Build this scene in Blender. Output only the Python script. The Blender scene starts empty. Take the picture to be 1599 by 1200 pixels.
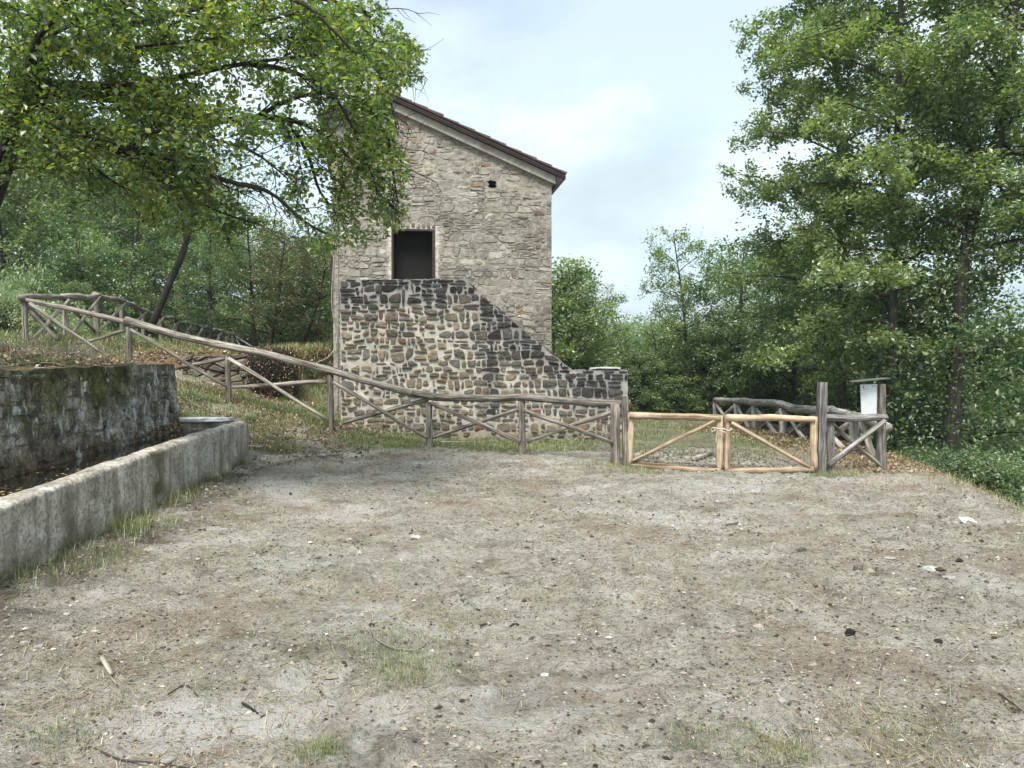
import bpy, math, random
import numpy as np
from mathutils import Vector

# ------------------------------------------------------------------ camera, world, sun, exposure
C = bpy.context.scene.collection
scene = bpy.context.scene
CAMZ, PITCH, FPX = 1.6, math.radians(1.49), 1150.0
cam_d = bpy.data.cameras.new('camera'); cam = bpy.data.objects.new('camera', cam_d); C.objects.link(cam)
cam.location = (0, 0, CAMZ); cam.rotation_euler = (math.pi/2 - PITCH, 0, 0)
cam_d.sensor_width = 36; cam_d.lens = 36*FPX/1599; cam_d.clip_start = 0.05; cam_d.clip_end = 2000
scene.camera = cam

SUN_EL, SUN_AZ = math.radians(58), math.radians(192)      # azimuth clockwise from +Y (behind the camera)
world = bpy.data.worlds.new("World"); scene.world = world; world.use_nodes = True
wn, wl = world.node_tree.nodes, world.node_tree.links
wn.clear()
def wnode(t, **k):
    n = wn.new(t)
    for a, v in k.items(): setattr(n, a, v)
    return n
sky = wnode('ShaderNodeTexSky', sky_type='NISHITA', sun_disc=False)
sky.sun_elevation = SUN_EL; sky.sun_rotation = SUN_AZ; sky.dust_density = 2.0
bg1 = wnode('ShaderNodeBackground'); bg1.inputs['Strength'].default_value = 0.13
wl.new(sky.outputs[0], bg1.inputs['Color'])
tc = wnode('ShaderNodeTexCoord')
sep = wnode('ShaderNodeSeparateXYZ'); wl.new(tc.outputs['Generated'], sep.inputs[0])
mx = wnode('ShaderNodeMath', operation='MAXIMUM'); wl.new(sep.outputs[2], mx.inputs[0]); mx.inputs[1].default_value = 0.0
ad = wnode('ShaderNodeMath', operation='ADD'); wl.new(mx.outputs[0], ad.inputs[0]); ad.inputs[1].default_value = 0.35
dv = wnode('ShaderNodeVectorMath', operation='DIVIDE'); wl.new(tc.outputs['Generated'], dv.inputs[0])
cb = wnode('ShaderNodeCombineXYZ')
for i in range(3): wl.new(ad.outputs[0], cb.inputs[i])
wl.new(cb.outputs[0], dv.inputs[1])
n1 = wnode('ShaderNodeTexNoise'); n1.inputs['Scale'].default_value = 2.3; n1.inputs['Detail'].default_value = 8; n1.inputs['Roughness'].default_value = 0.58
mp = wnode('ShaderNodeMapping'); mp.inputs['Location'].default_value = (3.45, 1.2, 0.4)
wl.new(dv.outputs[0], mp.inputs[0]); wl.new(mp.outputs[0], n1.inputs['Vector'])
cr = wnode('ShaderNodeValToRGB'); cr.color_ramp.elements[0].position = 0.42; cr.color_ramp.elements[1].position = 0.53
cr.color_ramp.elements[0].color = (0.62, 0.62, 0.62, 1); cr.color_ramp.elements[1].color = (1, 1, 1, 1)
wl.new(n1.outputs[0], cr.inputs[0])
n2 = wnode('ShaderNodeTexNoise'); n2.inputs['Scale'].default_value = 1.6; n2.inputs['Detail'].default_value = 6
mp2 = wnode('ShaderNodeMapping'); mp2.inputs['Location'].default_value = (7.3, 2.2, 1.4)
wl.new(dv.outputs[0], mp2.inputs[0]); wl.new(mp2.outputs[0], n2.inputs['Vector'])
cr2 = wnode('ShaderNodeValToRGB'); e = cr2.color_ramp.elements
e[0].position = 0.36; e[0].color = (0.29, 0.35, 0.38, 1); e[1].position = 0.56; e[1].color = (0.44, 0.505, 0.53, 1)
wl.new(n2.outputs[0], cr2.inputs[0])
bg2 = wnode('ShaderNodeBackground'); bg2.inputs['Strength'].default_value = 1.0
wl.new(cr2.outputs[0], bg2.inputs['Color'])
mxs = wnode('ShaderNodeMixShader'); wl.new(cr.outputs[0], mxs.inputs[0]); wl.new(bg1.outputs[0], mxs.inputs[1]); wl.new(bg2.outputs[0], mxs.inputs[2])
wo = wnode('ShaderNodeOutputWorld'); wl.new(mxs.outputs[0], wo.inputs[0])

sun_d = bpy.data.lights.new('sun', 'SUN'); sun = bpy.data.objects.new('sun', sun_d); C.objects.link(sun)
sun_d.energy = 2.6; sun_d.angle = math.radians(20); sun_d.color = (1.0, 0.96, 0.9)
sdir = Vector((math.sin(SUN_AZ)*math.cos(SUN_EL), math.cos(SUN_AZ)*math.cos(SUN_EL), math.sin(SUN_EL)))
sun.rotation_euler = sdir.to_track_quat('Z', 'Y').to_euler()
vs = scene.view_settings
vs.view_transform = 'Standard'; vs.look = 'None'; vs.gamma = 1; vs.use_curve_mapping = False; vs.exposure = 1.2
scene.cycles.max_bounces = 6; scene.cycles.transparent_max_bounces = 4
scene.cycles.use_denoising = True

rng = np.random.default_rng(7)
random.seed(7)

# ------------------------------------------------------------------ helpers: noise
def _h(ix, iy, iz, seed):
    h = (ix.astype(np.int64)*374761393 + iy.astype(np.int64)*668265263 + iz.astype(np.int64)*2147483647 + seed*974634777) & 0xFFFFFFFF
    h = ((h ^ (h >> 13))*1274126177) & 0xFFFFFFFF
    h = ((h ^ (h >> 16))*2246822519) & 0xFFFFFFFF
    return ((h ^ (h >> 15)) & 0xFFFFFF)/float(0xFFFFFF)
def vn2(x, y, seed=0):
    x = np.asarray(x, float); y = np.asarray(y, float)
    ix, iy = np.floor(x), np.floor(y); fx, fy = x-ix, y-iy
    fx = fx*fx*(3-2*fx); fy = fy*fy*(3-2*fy); z = np.zeros_like(ix)
    a = _h(ix, iy, z, seed); b = _h(ix+1, iy, z, seed); c = _h(ix, iy+1, z, seed); d = _h(ix+1, iy+1, z, seed)
    return a+(b-a)*fx+(c-a)*fy+(a-b-c+d)*fx*fy
def fbm(x, y, seed=0, o=4, g=0.5):
    s, a, t = 0, 1, 0
    for i in range(o):
        s = s+a*vn2(np.asarray(x)*2**i+i*17.3, np.asarray(y)*2**i-i*9.1, seed+i); t += a; a *= g
    return s/t
def sst(a, b, x):
    t = np.clip((np.asarray(x, float)-a)/(b-a), 0, 1); return t*t*(3-2*t)
def lerp(a, b, t): return a+(b-a)*t

# ------------------------------------------------------------------ helpers: meshes
def tag(o, label=None, cat=None, group=None, kind=None):
    if label: o['label'] = label
    if cat: o['category'] = cat
    if group: o['group'] = group
    if kind: o['kind'] = kind
    return o
def thing(name, label, cat, loc=(0, 0, 0), group=None):
    o = bpy.data.objects.new(name, None); C.objects.link(o); o.location = loc; o.empty_display_size = 0.2
    return tag(o, label, cat, group)
class MB:
    def __init__(s): s.v = []; s.f = {}; s.n = 0; s.a = {}
    def add(s, v, faces, **attrs):
        v = np.asarray(v, float).reshape(-1, 3)
        for f in (faces if isinstance(faces, (list, tuple)) else [faces]):
            f = np.asarray(f, np.int64)
            if len(f): s.f.setdefault(f.shape[1], []).append(f+s.n)
        for k, x in attrs.items():
            x = np.asarray(x, float); c = 1 if x.ndim == 0 or (x.ndim == 1 and len(x) == len(v) and len(v) != 3) else 3
            if c == 1: x = np.broadcast_to(x, (len(v),))
            else: x = np.broadcast_to(x, (len(v), 3))
            s.a.setdefault(k, []).append(x)
        s.v.append(v); s.n += len(v)
    def mesh(s, name, mat, smooth=False, off=(0, 0, 0)):
        me = bpy.data.meshes.new(name)
        v = np.concatenate(s.v)-np.asarray(off, float)
        me.vertices.add(len(v)); me.vertices.foreach_set('co', v.astype(np.float32).ravel())
        fl = [(k, np.concatenate(x)) for k, x in s.f.items()]
        loops = np.concatenate([x.ravel() for k, x in fl]).astype(np.int32)
        tot = np.concatenate([np.full(len(x), k) for k, x in fl]).astype(np.int32)
        st = np.concatenate([[0], np.cumsum(tot)[:-1]]).astype(np.int32)
        me.loops.add(len(loops)); me.loops.foreach_set('vertex_index', loops)
        me.polygons.add(len(tot)); me.polygons.foreach_set('loop_start', st); me.polygons.foreach_set('loop_total', tot)
        me.polygons.foreach_set('use_smooth', np.full(len(tot), bool(smooth)))
        for k, x in s.a.items():
            x = np.concatenate(x)
            if len(x) != len(v): continue
            if x.ndim == 1:
                at_ = me.attributes.new(k, 'FLOAT', 'POINT'); at_.data.foreach_set('value', x.astype(np.float32))
            else:
                at_ = me.attributes.new(k, 'FLOAT_VECTOR', 'POINT'); at_.data.foreach_set('vector', x.astype(np.float32).ravel())
        me.update(calc_edges=True); me.validate()
        if mat: me.materials.append(mat)
        return me
    def build(s, name, mat, parent=None, smooth=False, origin=None):
        off = np.array(parent.location) if parent is not None else np.zeros(3)
        if parent is not None and parent.parent is not None: off = off+np.array(parent.parent.location)
        if origin is not None: off = np.asarray(origin, float)
        me = s.mesh(name, mat, smooth, off)
        o = bpy.data.objects.new(name, me); C.objects.link(o)
        if parent is not None: o.parent = parent
        elif origin is not None: o.location = origin
        return o
BOXF = np.array([[0, 3, 2, 1], [4, 5, 6, 7], [0, 1, 5, 4], [1, 2, 6, 5], [2, 3, 7, 6], [3, 0, 4, 7]])
def box(mb, x0, x1, y0, y1, z0, z1, **a):
    mb.add([(x0, y0, z0), (x1, y0, z0), (x1, y1, z0), (x0, y1, z0), (x0, y0, z1), (x1, y0, z1), (x1, y1, z1), (x0, y1, z1)], BOXF, **a)
def hexa(mb, p, **a): mb.add(p, BOXF, **a)
def nrm(v): v = np.asarray(v, float); return v/(np.linalg.norm(v, axis=-1, keepdims=True)+1e-12)
def frames(path):
    d = np.gradient(path, axis=0); d = nrm(d)
    ref = np.array([0.0, 0, 1]) if abs(d[:, 2]).mean() < 0.8 else np.array([1.0, 0, 0])
    u = nrm(np.cross(d, ref)); w = np.cross(u, d)
    return d, u, w
def tube(mb, path, rad, sides=7, cap=True, lc=True, rough=0.0, phase=0.0):
    path = np.asarray(path, float); n = len(path); rad = np.broadcast_to(np.asarray(rad, float), (n,))
    d, u, w = frames(path)
    a = np.arange(sides)*2*math.pi/sides+phase
    rr = rad[:, None]*np.ones((1, sides))
    if rough: rr = rr*(1+rough*(rng.random((n, sides))-.5)*2)
    ring = path[:, None, :]+rr[..., None]*(np.cos(a)[None, :, None]*u[:, None, :]+np.sin(a)[None, :, None]*w[:, None, :])
    L = np.concatenate([[0], np.cumsum(np.linalg.norm(np.diff(path, axis=0), axis=1))])
    v = ring.reshape(-1, 3)
    i, j = np.meshgrid(np.arange(n-1), np.arange(sides), indexing='ij'); j2 = (j+1) % sides
    f = np.stack([i*sides+j, i*sides+j2, (i+1)*sides+j2, (i+1)*sides+j], -1).reshape(-1, 4)
    lcv = np.stack([np.broadcast_to(np.cos(a)*rad.mean(), (n, sides)), np.broadcast_to(np.sin(a)*rad.mean(), (n, sides)), np.broadcast_to(L[:, None]+rng.random()*0, (n, sides))], -1).reshape(-1, 3)
    fs = [f]
    if cap:
        v = np.vstack([v, path[:1], path[-1:]]); c0, c1 = n*sides, n*sides+1
        jj = np.arange(sides); jn = (jj+1) % sides
        fs.append(np.stack([np.full(sides, c0), jn, jj], -1)); b = (n-1)*sides
        fs.append(np.stack([np.full(sides, c1), b+jj, b+jn], -1))
        lcv = np.vstack([lcv, [[0, 0, 0]], [[0, 0, L[-1]]]])
    if lc: mb.add(v, fs, lc=lcv)
    else: mb.add(v, fs)
def smooth_path(pts, n):
    pts = np.asarray(pts, float)
    t = np.concatenate([[0], np.cumsum(np.linalg.norm(np.diff(pts, axis=0), axis=1))]); L = t[-1]
    m = np.gradient(pts, t, axis=0)
    q = np.linspace(0, L, n); k = np.clip(np.searchsorted(t, q, side='right')-1, 0, len(pts)-2)
    h = (t[k+1]-t[k]); s = ((q-t[k])/h)[:, None]; h = h[:, None]
    return (2*s**3-3*s**2+1)*pts[k]+(s**3-2*s**2+s)*h*m[k]+(-2*s**3+3*s**2)*pts[k+1]+(s**3-s**2)*h*m[k+1]

# pixel -> world
def ray(px, py):
    u, v = (px-799.5)/FPX, (600-py)/FPX
    return np.array([u, math.cos(PITCH)+v*math.sin(PITCH), -math.sin(PITCH)+v*math.cos(PITCH)])
def at(px, py, Y):
    d = ray(px, py); return d*(Y/d[1])+np.array([0, 0, CAMZ])

# ------------------------------------------------------------------ terrain
def wall_x(y): return -4.2-0.1413*(np.asarray(y, float)-2.8)
def gz(x, y):
    x = np.asarray(x, float); y = np.asarray(y, float)
    A = np.interp(x, [-120, -60, -30, -20, -15, -10.15, -8, -5.8, -3.6, -2, 0, 200], [26, 15, 7.5, 4.8, 2.9, 2.0, 1.4, .87, .36, .08, .02, 0])
    A = A+np.interp(y, [0, 12, 20, 30, 60, 110, 170, 260, 500], [0, 0, -.18, -.5, -3.0, -6, 4, 17, 24])*sst(-12, 1, x)
    # leaf bank and terrace behind the low dry wall
    terr = sst(17.9, 18.3, y)*sst(-5.2, -5.6, x)*(1-sst(-9.5, -11, x))
    tz = 1.85+0.05*np.clip(y-18, 0, 8)
    A = np.where(x < -4, lerp(A, np.maximum(A, tz), terr), A)
    mid = sst(17, 21, y)*sst(-3.8, -4.6, x)*(1-sst(-5.2, -5.6, x)); A = lerp(A, np.maximum(A, 1.05), mid)
    plat = sst(15.5, 17.5, y)*sst(-9.2, -10.4, x)*(1-sst(-16.5, -24, x))*(1-sst(42, 50, y)); A = lerp(A, 2.2+0*A, plat)
    xw = wall_x(y)-0.22
    wd = lerp(0.12, 1.6, sst(11.9, 14, y))
    B = np.clip((xw-x)/wd+.5, 0, 1); B = B*B*(3-2*B)*1.46+np.clip(xw-x, 0, 80)*0.12
    z = lerp(B, A, sst(11.8, 14.8, y))
    # right-hand shoulder
    xe = np.interp(y, [0, 4, 8, 12.3, 16, 20, 26, 34, 60], [5.2, 5.25, 5.6, 6.6, 7.2, 8.0, 8.2, 10, 14])
    e_ = np.clip(x-xe, 0, None); drop = 0.52*e_**1.12; drop = 5.2*(1-np.exp(-drop/5.2))
    z = z-drop
    z = z+0.05*(fbm(x*.35, y*.35, 3, 3)-.5)*sst(1, 3, y)
    z = z-.055*np.exp(-((x-3.2)/1.5)**4-((y-11.3)/.5)**2)
    return z
def ghit(px, py):
    d = ray(px, py); t = 0.5
    o = np.array([0, 0, CAMZ])
    while t < 200:
        p = o+d*t
        if p[2] < gz(p[0], p[1]): break
        t += 0.01+t*0.002
    return np.array([p[0], p[1], float(gz(p[0], p[1]))])

# ------------------------------------------------------------------ materials
def newmat(name):
    m = bpy.data.materials.new(name); m.use_nodes = True; n = m.node_tree.nodes; n.clear(); return m, n, m.node_tree.links
def N(n, t, **k):
    o = n.new(t)
    for a, v in k.items(): setattr(o, a, v)
    return o
def noise(n, l, vec, scale, detail=4, rough=.55):
    o = N(n, 'ShaderNodeTexNoise'); o.inputs['Scale'].default_value = scale; o.inputs['Detail'].default_value = detail; o.inputs['Roughness'].default_value = rough
    if vec is not None: l.new(vec, o.inputs['Vector'])
    return o
def ramp(n, l, fac, stops):
    o = N(n, 'ShaderNodeValToRGB'); el = o.color_ramp.elements
    while len(el) < len(stops): el.new(0.5)
    for e_, (p, c) in zip(el, stops):
        e_.position = p; e_.color = (*c, 1) if len(c) == 3 else c
    l.new(fac, o.inputs[0]); return o
def mixc(n, l, fac, a, b, mode='MIX'):
    o = N(n, 'ShaderNodeMix', data_type='RGBA', blend_type=mode)
    for s, v in ((0, fac), (6, a), (7, b)):
        if hasattr(v, 'is_linked') or hasattr(v, 'links'): l.new(v, o.inputs[s])
        elif s == 0: o.inputs[0].default_value = v
        else: o.inputs[s].default_value = (*v, 1)
    return o.outputs[2]
def mapr(n, l, v, a, b, c=0., d=1.):
    o = N(n, 'ShaderNodeMapRange'); o.inputs[1].default_value = a; o.inputs[2].default_value = b; o.inputs[3].default_value = c; o.inputs[4].default_value = d
    l.new(v, o.inputs[0]); return o.outputs[0]
def finish(m, n, l, col, rough=.9, bump=None, bstr=.5, bdist=.02, spec=.2):
    p = N(n, 'ShaderNodeBsdfPrincipled')
    if hasattr(col, 'links'): l.new(col, p.inputs['Base Color'])
    else: p.inputs['Base Color'].default_value = (*col, 1)
    if hasattr(rough, 'links'): l.new(rough, p.inputs['Roughness'])
    else: p.inputs['Roughness'].default_value = rough
    p.inputs['Specular IOR Level'].default_value = spec
    if bump is not None:
        b = N(n, 'ShaderNodeBump'); b.inputs['Strength'].default_value = bstr; b.inputs['Distance'].default_value = bdist
        l.new(bump, b.inputs['Height']); l.new(b.outputs[0], p.inputs['Normal'])
    o = N(n, 'ShaderNodeOutputMaterial'); l.new(p.outputs[0], o.inputs[0]); return m
def geo_pos(n): return N(n, 'ShaderNodeNewGeometry').outputs['Position']
def attr(n, name): return N(n, 'ShaderNodeAttribute', attribute_name=name)

def mat_masonry(name, var=.35, fine=60., bstr=.7, bdist=.012):
    """colour comes from the per-vertex pigment of each stone or joint; noise adds grain, grit and pits"""
    m, n, l = newmat(name); pos = geo_pos(n)
    a = attr(n, 'col').outputs['Vector' if False else 'Color']
    n1 = noise(n, l, pos, 9, 6, .65); n2 = noise(n, l, pos, fine, 5, .7)
    v = mapr(n, l, n1.outputs[0], .3, .7, 1-var, 1+var); v2 = mapr(n, l, n2.outputs[0], .3, .7, 1-var*.9, 1+var*.9)
    mm = N(n, 'ShaderNodeMath', operation='MULTIPLY'); l.new(v, mm.inputs[0]); l.new(v2, mm.inputs[1])
    cb_ = N(n, 'ShaderNodeCombineXYZ'); [l.new(mm.outputs[0], cb_.inputs[i]) for i in range(3)]
    col = mixc(n, l, 1.0, a, cb_.outputs[0], 'MULTIPLY')
    ad_ = N(n, 'ShaderNodeMath', operation='ADD'); l.new(n1.outputs[0], ad_.inputs[0]); l.new(n2.outputs[0], ad_.inputs[1])
    return finish(m, n, l, col, .95, ad_.outputs[0], bstr, bdist, .12)
M_stone = mat_masonry('rubble_stone', .38, 45, .8, .02)
M_mortar = mat_masonry('lime_mortar', .22, 80, .8, .014)

def mat_wood(name, dark, mid, light, flecks=None, bstr=.6):
    m, n, l = newmat(name); a = attr(n, 'lc').outputs['Vector']
    oi = N(n, 'ShaderNodeObjectInfo')
    mp_ = N(n, 'ShaderNodeMapping'); mp_.inputs['Scale'].default_value = (26, 26, 1.3)
    adv = N(n, 'ShaderNodeVectorMath', operation='ADD'); l.new(a, adv.inputs[0])
    sc = N(n, 'ShaderNodeVectorMath', operation='SCALE'); sc.inputs[3].default_value = 31.
    cx = N(n, 'ShaderNodeCombineXYZ'); [l.new(oi.outputs['Random'], cx.inputs[i]) for i in range(3)]
    l.new(cx.outputs[0], sc.inputs[0]); l.new(sc.outputs[0], adv.inputs[1]); l.new(adv.outputs[0], mp_.inputs[0])
    st = noise(n, l, mp_.outputs[0], 1.6, 6, .65)
    bl = noise(n, l, adv.outputs[0], 5, 4, .6)
    col = ramp(n, l, st.outputs[0], [(.30, dark), (.48, mid), (.66, light)]).outputs[0]
    hv = mapr(n, l, oi.outputs['Random'], 0, 1, .75, 1.2); bb = mapr(n, l, bl.outputs[0], .3, .7, .7, 1.25)
    mm = N(n, 'ShaderNodeMath', operation='MULTIPLY'); l.new(hv, mm.inputs[0]); l.new(bb, mm.inputs[1])
    cb_ = N(n, 'ShaderNodeCombineXYZ'); [l.new(mm.outputs[0], cb_.inputs[i]) for i in range(3)]
    col = mixc(n, l, 1.0, col, cb_.outputs[0], 'MULTIPLY')
    if flecks:
        fk = noise(n, l, mp_.outputs[0], .9, 3, .5); k = mapr(n, l, fk.outputs[0], .60, .68)
        col = mixc(n, l, k, col, flecks)
    return finish(m, n, l, col, .85, st.outputs[0], bstr, .012, .2)
M_wood = mat_wood('weathered_wood', (.045, .040, .034), (.175, .156, .13), (.39, .36, .31), (.05, .042, .034))
M_woodpale = mat_wood('pale_weathered_wood', (.10, .09, .075), (.25, .22, .185), (.46, .43, .38), (.09, .07, .055))
M_grey = mat_wood('silver_grey_wood', (.05, .047, .045), (.17, .16, .15), (.36, .34, .32), (.05, .045, .04))
M_silver = mat_wood('silver_driftwood', (.09, .085, .08), (.30, .285, .27), (.55, .53, .50), (.08, .07, .06))
M_fresh = mat_wood('peeled_fresh_wood', (.22, .15, .095), (.42, .32, .215), (.58, .485, .36), (.10, .065, .04), .6)
M_bark = mat_wood('tree_bark', (.014, .012, .010), (.036, .031, .025), (.085, .078, .062), (.028, .036, .018), 1.0)
M_barkgrey = mat_wood('grey_tree_bark', (.022, .019, .016), (.06, .053, .044), (.14, .13, .11), (.035, .042, .025), 1.0)

def mat_leaf(name, ca, cb_, cc, trans=.45, hue=.12):
    m, n, l = newmat(name); a = attr(n, 'rnd').outputs['Fac']; oi = N(n, 'ShaderNodeObjectInfo')
    pos = geo_pos(n); nz = noise(n, l, pos, 1.1, 3, .5)
    ad_ = N(n, 'ShaderNodeMath', operation='MULTIPLY_ADD'); l.new(nz.outputs[0], ad_.inputs[0]); ad_.inputs[1].default_value = 1.3; ad_.inputs[2].default_value = -.65
    s_ = N(n, 'ShaderNodeMath', operation='ADD'); l.new(a, s_.inputs[0]); l.new(ad_.outputs[0], s_.inputs[1])
    col = ramp(n, l, s_.outputs[0], [(.05, ca), (.55, cb_), (.97, cc)]).outputs[0]
    hs = N(n, 'ShaderNodeHueSaturation'); l.new(col, hs.inputs['Color'])
    l.new(mapr(n, l, oi.outputs['Random'], 0, 1, .5-hue*.25, .5+hue*.18), hs.inputs['Hue'])
    l.new(mapr(n, l, oi.outputs['Random'], 0, 1, 1.22, .8), hs.inputs['Value'])
    col = hs.outputs[0]
    d = N(n, 'ShaderNodeBsdfDiffuse'); l.new(col, d.inputs[0])
    t = N(n, 'ShaderNodeBsdfTranslucent')
    tcx = mixc(n, l, 1.0, col, (1.35, 1.5, .55), 'MULTIPLY'); l.new(tcx, t.inputs[0])
    x = N(n, 'ShaderNodeMixShader'); x.inputs[0].default_value = trans; l.new(d.outputs[0], x.inputs[1]); l.new(t.outputs[0], x.inputs[2])
    g = N(n, 'ShaderNodeBsdfGlossy'); g.inputs['Roughness'].default_value = .42; g.inputs[0].default_value = (1, 1, 1, 1)
    x2 = N(n, 'ShaderNodeMixShader'); x2.inputs[0].default_value = .06; l.new(x.outputs[0], x2.inputs[1]); l.new(g.outputs[0], x2.inputs[2])
    o = N(n, 'ShaderNodeOutputMaterial'); l.new(x2.outputs[0], o.inputs[0]); return m
M_lf_near = mat_leaf('leaf_near', (.08, .14, .055), (.155, .225, .075), (.34, .38, .085), .62, .02)
M_lf_mid = mat_leaf('leaf_green', (.08, .135, .058), (.155, .23, .095), (.28, .345, .145), .45, .08)
M_lf_dark = mat_leaf('leaf_dark', (.05, .10, .046), (.105, .175, .072), (.22, .285, .11), .42, .10)
M_lf_light = mat_leaf('leaf_pale', (.11, .18, .085), (.19, .27, .13), (.29, .36, .18), .48, .06)
M_lf_bramble = mat_leaf('leaf_bramble', (.15, .215, .115), (.25, .325, .185), (.36, .42, .26), .45, .04)
M_lf_dead = mat_leaf('leaf_dead', (.08, .065, .04), (.14, .13, .065), (.15, .19, .08), .3, .02)
M_grass = mat_leaf('grass_blade', (.10, .15, .045), (.19, .23, .08), (.40, .36, .20), .3, .02)
M_straw = mat_leaf('dry_straw', (.16, .115, .06), (.32, .25, .15), (.50, .44, .30), .15, .0)
M_litter = mat_leaf('fallen_leaf', (.085, .048, .026), (.22, .135, .07), (.42, .33, .19), .1, .0)

def mat_plain(name, c, rough=.8, var=.25, scale=20, bstr=.3, metal=0):
    m, n, l = newmat(name); pos = geo_pos(n); nz = noise(n, l, pos, scale, 5, .6)
    col = ramp(n, l, nz.outputs[0], [(.3, tuple(x*(1-var) for x in c)), (.7, tuple(min(1, x*(1+var)) for x in c))]).outputs[0]
    return finish(m, n, l, col, rough, nz.outputs[0], bstr, .01, .25)
M_dirtstone = mat_plain('pebble', (.30, .28, .245), .95, .45, 12, .6)
M_palestone = mat_plain('pale_limestone', (.60, .59, .57), .9, .25, 14, .5)
M_darkclod = mat_plain('dark_clod', (.045, .04, .035), 1, .5, 30, .8)
M_tile = mat_plain('brown_roof_tile', (.085, .052, .045), .7, .35, 14, .3)
M_verge = mat_plain('dark_brown_flashing', (.045, .032, .03), .5, .25, 6, .2)
M_cornice = mat_plain('cement_cornice', (.36, .335, .29), .95, .3, 7, .6)
M_doorshade = mat_plain('doorway_shade', (.011, .0098, .009), .8, .15, 5, .1)  # shade of the open interior, painted as a dark brown tone
M_doorframe = mat_plain('rusty_brown_frame', (.06, .036, .028), .6, .35, 12, .3)
M_white = mat_plain('white_print', (.80, .83, .83), .5, .06, 4, .05)
M_grayink = mat_plain('grey_print', (.16, .17, .18), .6, .2, 60, .05)
M_rope = mat_plain('cord', (.55, .50, .42), .8, .15, 60, .2)
M_cable = mat_plain('grey_cable', (.33, .33, .31), .6, .1, 10, .1)
M_lime = mat_plain('whitewashed_slab', (.62, .63, .63), .7, .3, 9, .6)

# ground
def mat_ground():
    m, n, l = newmat('ground_earth'); pos = geo_pos(n)
    k1 = attr(n, 'mask').outputs['Vector']; sp = N(n, 'ShaderNodeSeparateXYZ'); l.new(k1, sp.inputs[0])   # x pale, y dark mud, z litter/green
    k2 = attr(n, 'mask2').outputs['Vector']; sp2 = N(n, 'ShaderNodeSeparateXYZ'); l.new(k2, sp2.inputs[0])  # x green, y woodland
    a = noise(n, l, pos, 3.0, 8, .68); b = noise(n, l, pos, 22, 6, .7); c = noise(n, l, pos, 75, 4, .7); d = noise(n, l, pos, .8, 4, .6)
    col = ramp(n, l, a.outputs[0], [(.30, (.23, .208, .168)), (.46, (.365, .34, .285)), (.66, (.46, .435, .375))]).outputs[0]
    g = ramp(n, l, b.outputs[0], [(.34, (.50, .48, .44)), (.45, (.95, .95, .94)), (.66, (1.22, 1.22, 1.21))]).outputs[0]  # soil grain; its dark end paints occlusion shade into the bump's hollows
    col = mixc(n, l, 1.0, col, g, 'MULTIPLY')
    g2 = ramp(n, l, c.outputs[0], [(.34, (.55, .53, .50)), (.45, (.98, .98, .98)), (.68, (1.2, 1.2, 1.2))]).outputs[0]  # finer grain, again with hollow shade painted into the soil colour
    col = mixc(n, l, 1.0, col, g2, 'MULTIPLY')
    warm = mapr(n, l, d.outputs[0], .50, .62, 0, .45); col = mixc(n, l, warm, col, (.26, .185, .13))
    col = mixc(n, l, sp.outputs[0], col, (.56, .54, .50)); col = mixc(n, l, sp.outputs[1], col, (.085, .073, .06))
    lit = ramp(n, l, b.outputs[0], [(.3, (.09, .055, .032)), (.5, (.20, .135, .08)), (.68, (.34, .26, .16))]).outputs[0]
    col = mixc(n, l, sp.outputs[2], col, lit)
    gr = ramp(n, l, b.outputs[0], [(.3, (.05, .07, .025)), (.5, (.11, .13, .05)), (.68, (.22, .22, .10))]).outputs[0]
    col = mixc(n, l, sp2.outputs[0], col, gr)
    wd = ramp(n, l, b.outputs[0], [(.3, (.02, .025, .012)), (.6, (.05, .05, .025)), (.8, (.09, .08, .04))]).outputs[0]
    col = mixc(n, l, sp2.outputs[1], col, wd)
    e2 = noise(n, l, pos, 10, 5, .6); h0 = N(n, 'ShaderNodeMath', operation='MULTIPLY_ADD'); l.new(e2.outputs[0], h0.inputs[0]); h0.inputs[1].default_value = 3.0; l.new(c.outputs[0], h0.inputs[2])
    hh = N(n, 'ShaderNodeMath', operation='MULTIPLY_ADD'); l.new(b.outputs[0], hh.inputs[0]); hh.inputs[1].default_value = 2.0; l.new(h0.outputs[0], hh.inputs[2])
    return finish(m, n, l, col, 1.0, hh.outputs[0], 1.0, .026, .05)
M_ground = mat_ground()

def grid_axis(breaks):
    """breaks: list of (start, step); ends with (end, None)"""
    out = []
    for (s, st), (e_, _) in zip(breaks[:-1], breaks[1:]):
        k = max(1, int(round(abs(e_-s)/st))); out.append(np.linspace(s, e_, k, endpoint=False))
    out.append([breaks[-1][0]]); return np.concatenate(out)
xs = grid_axis([(-420, 40), (-60, 4), (-24, .5), (-11, .14), (-5.6, .045), (6.4, .12), (12, .5), (30, 4), (60, 40), (420, None)])
ys = grid_axis([(-60, 12), (-6, 1.2), (1.4, .028), (4.5, .04), (8, .06), (13.5, .12), (20, .25), (34, 1), (60, 6), (150, 20), (620, None)])
GX, GY = np.meshgrid(xs, ys)
GZ = gz(GX, GY)
pal = sst(.55, .74, fbm(GX*1.1+3, GY*1.5, 21, 5, .65))*.7
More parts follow.
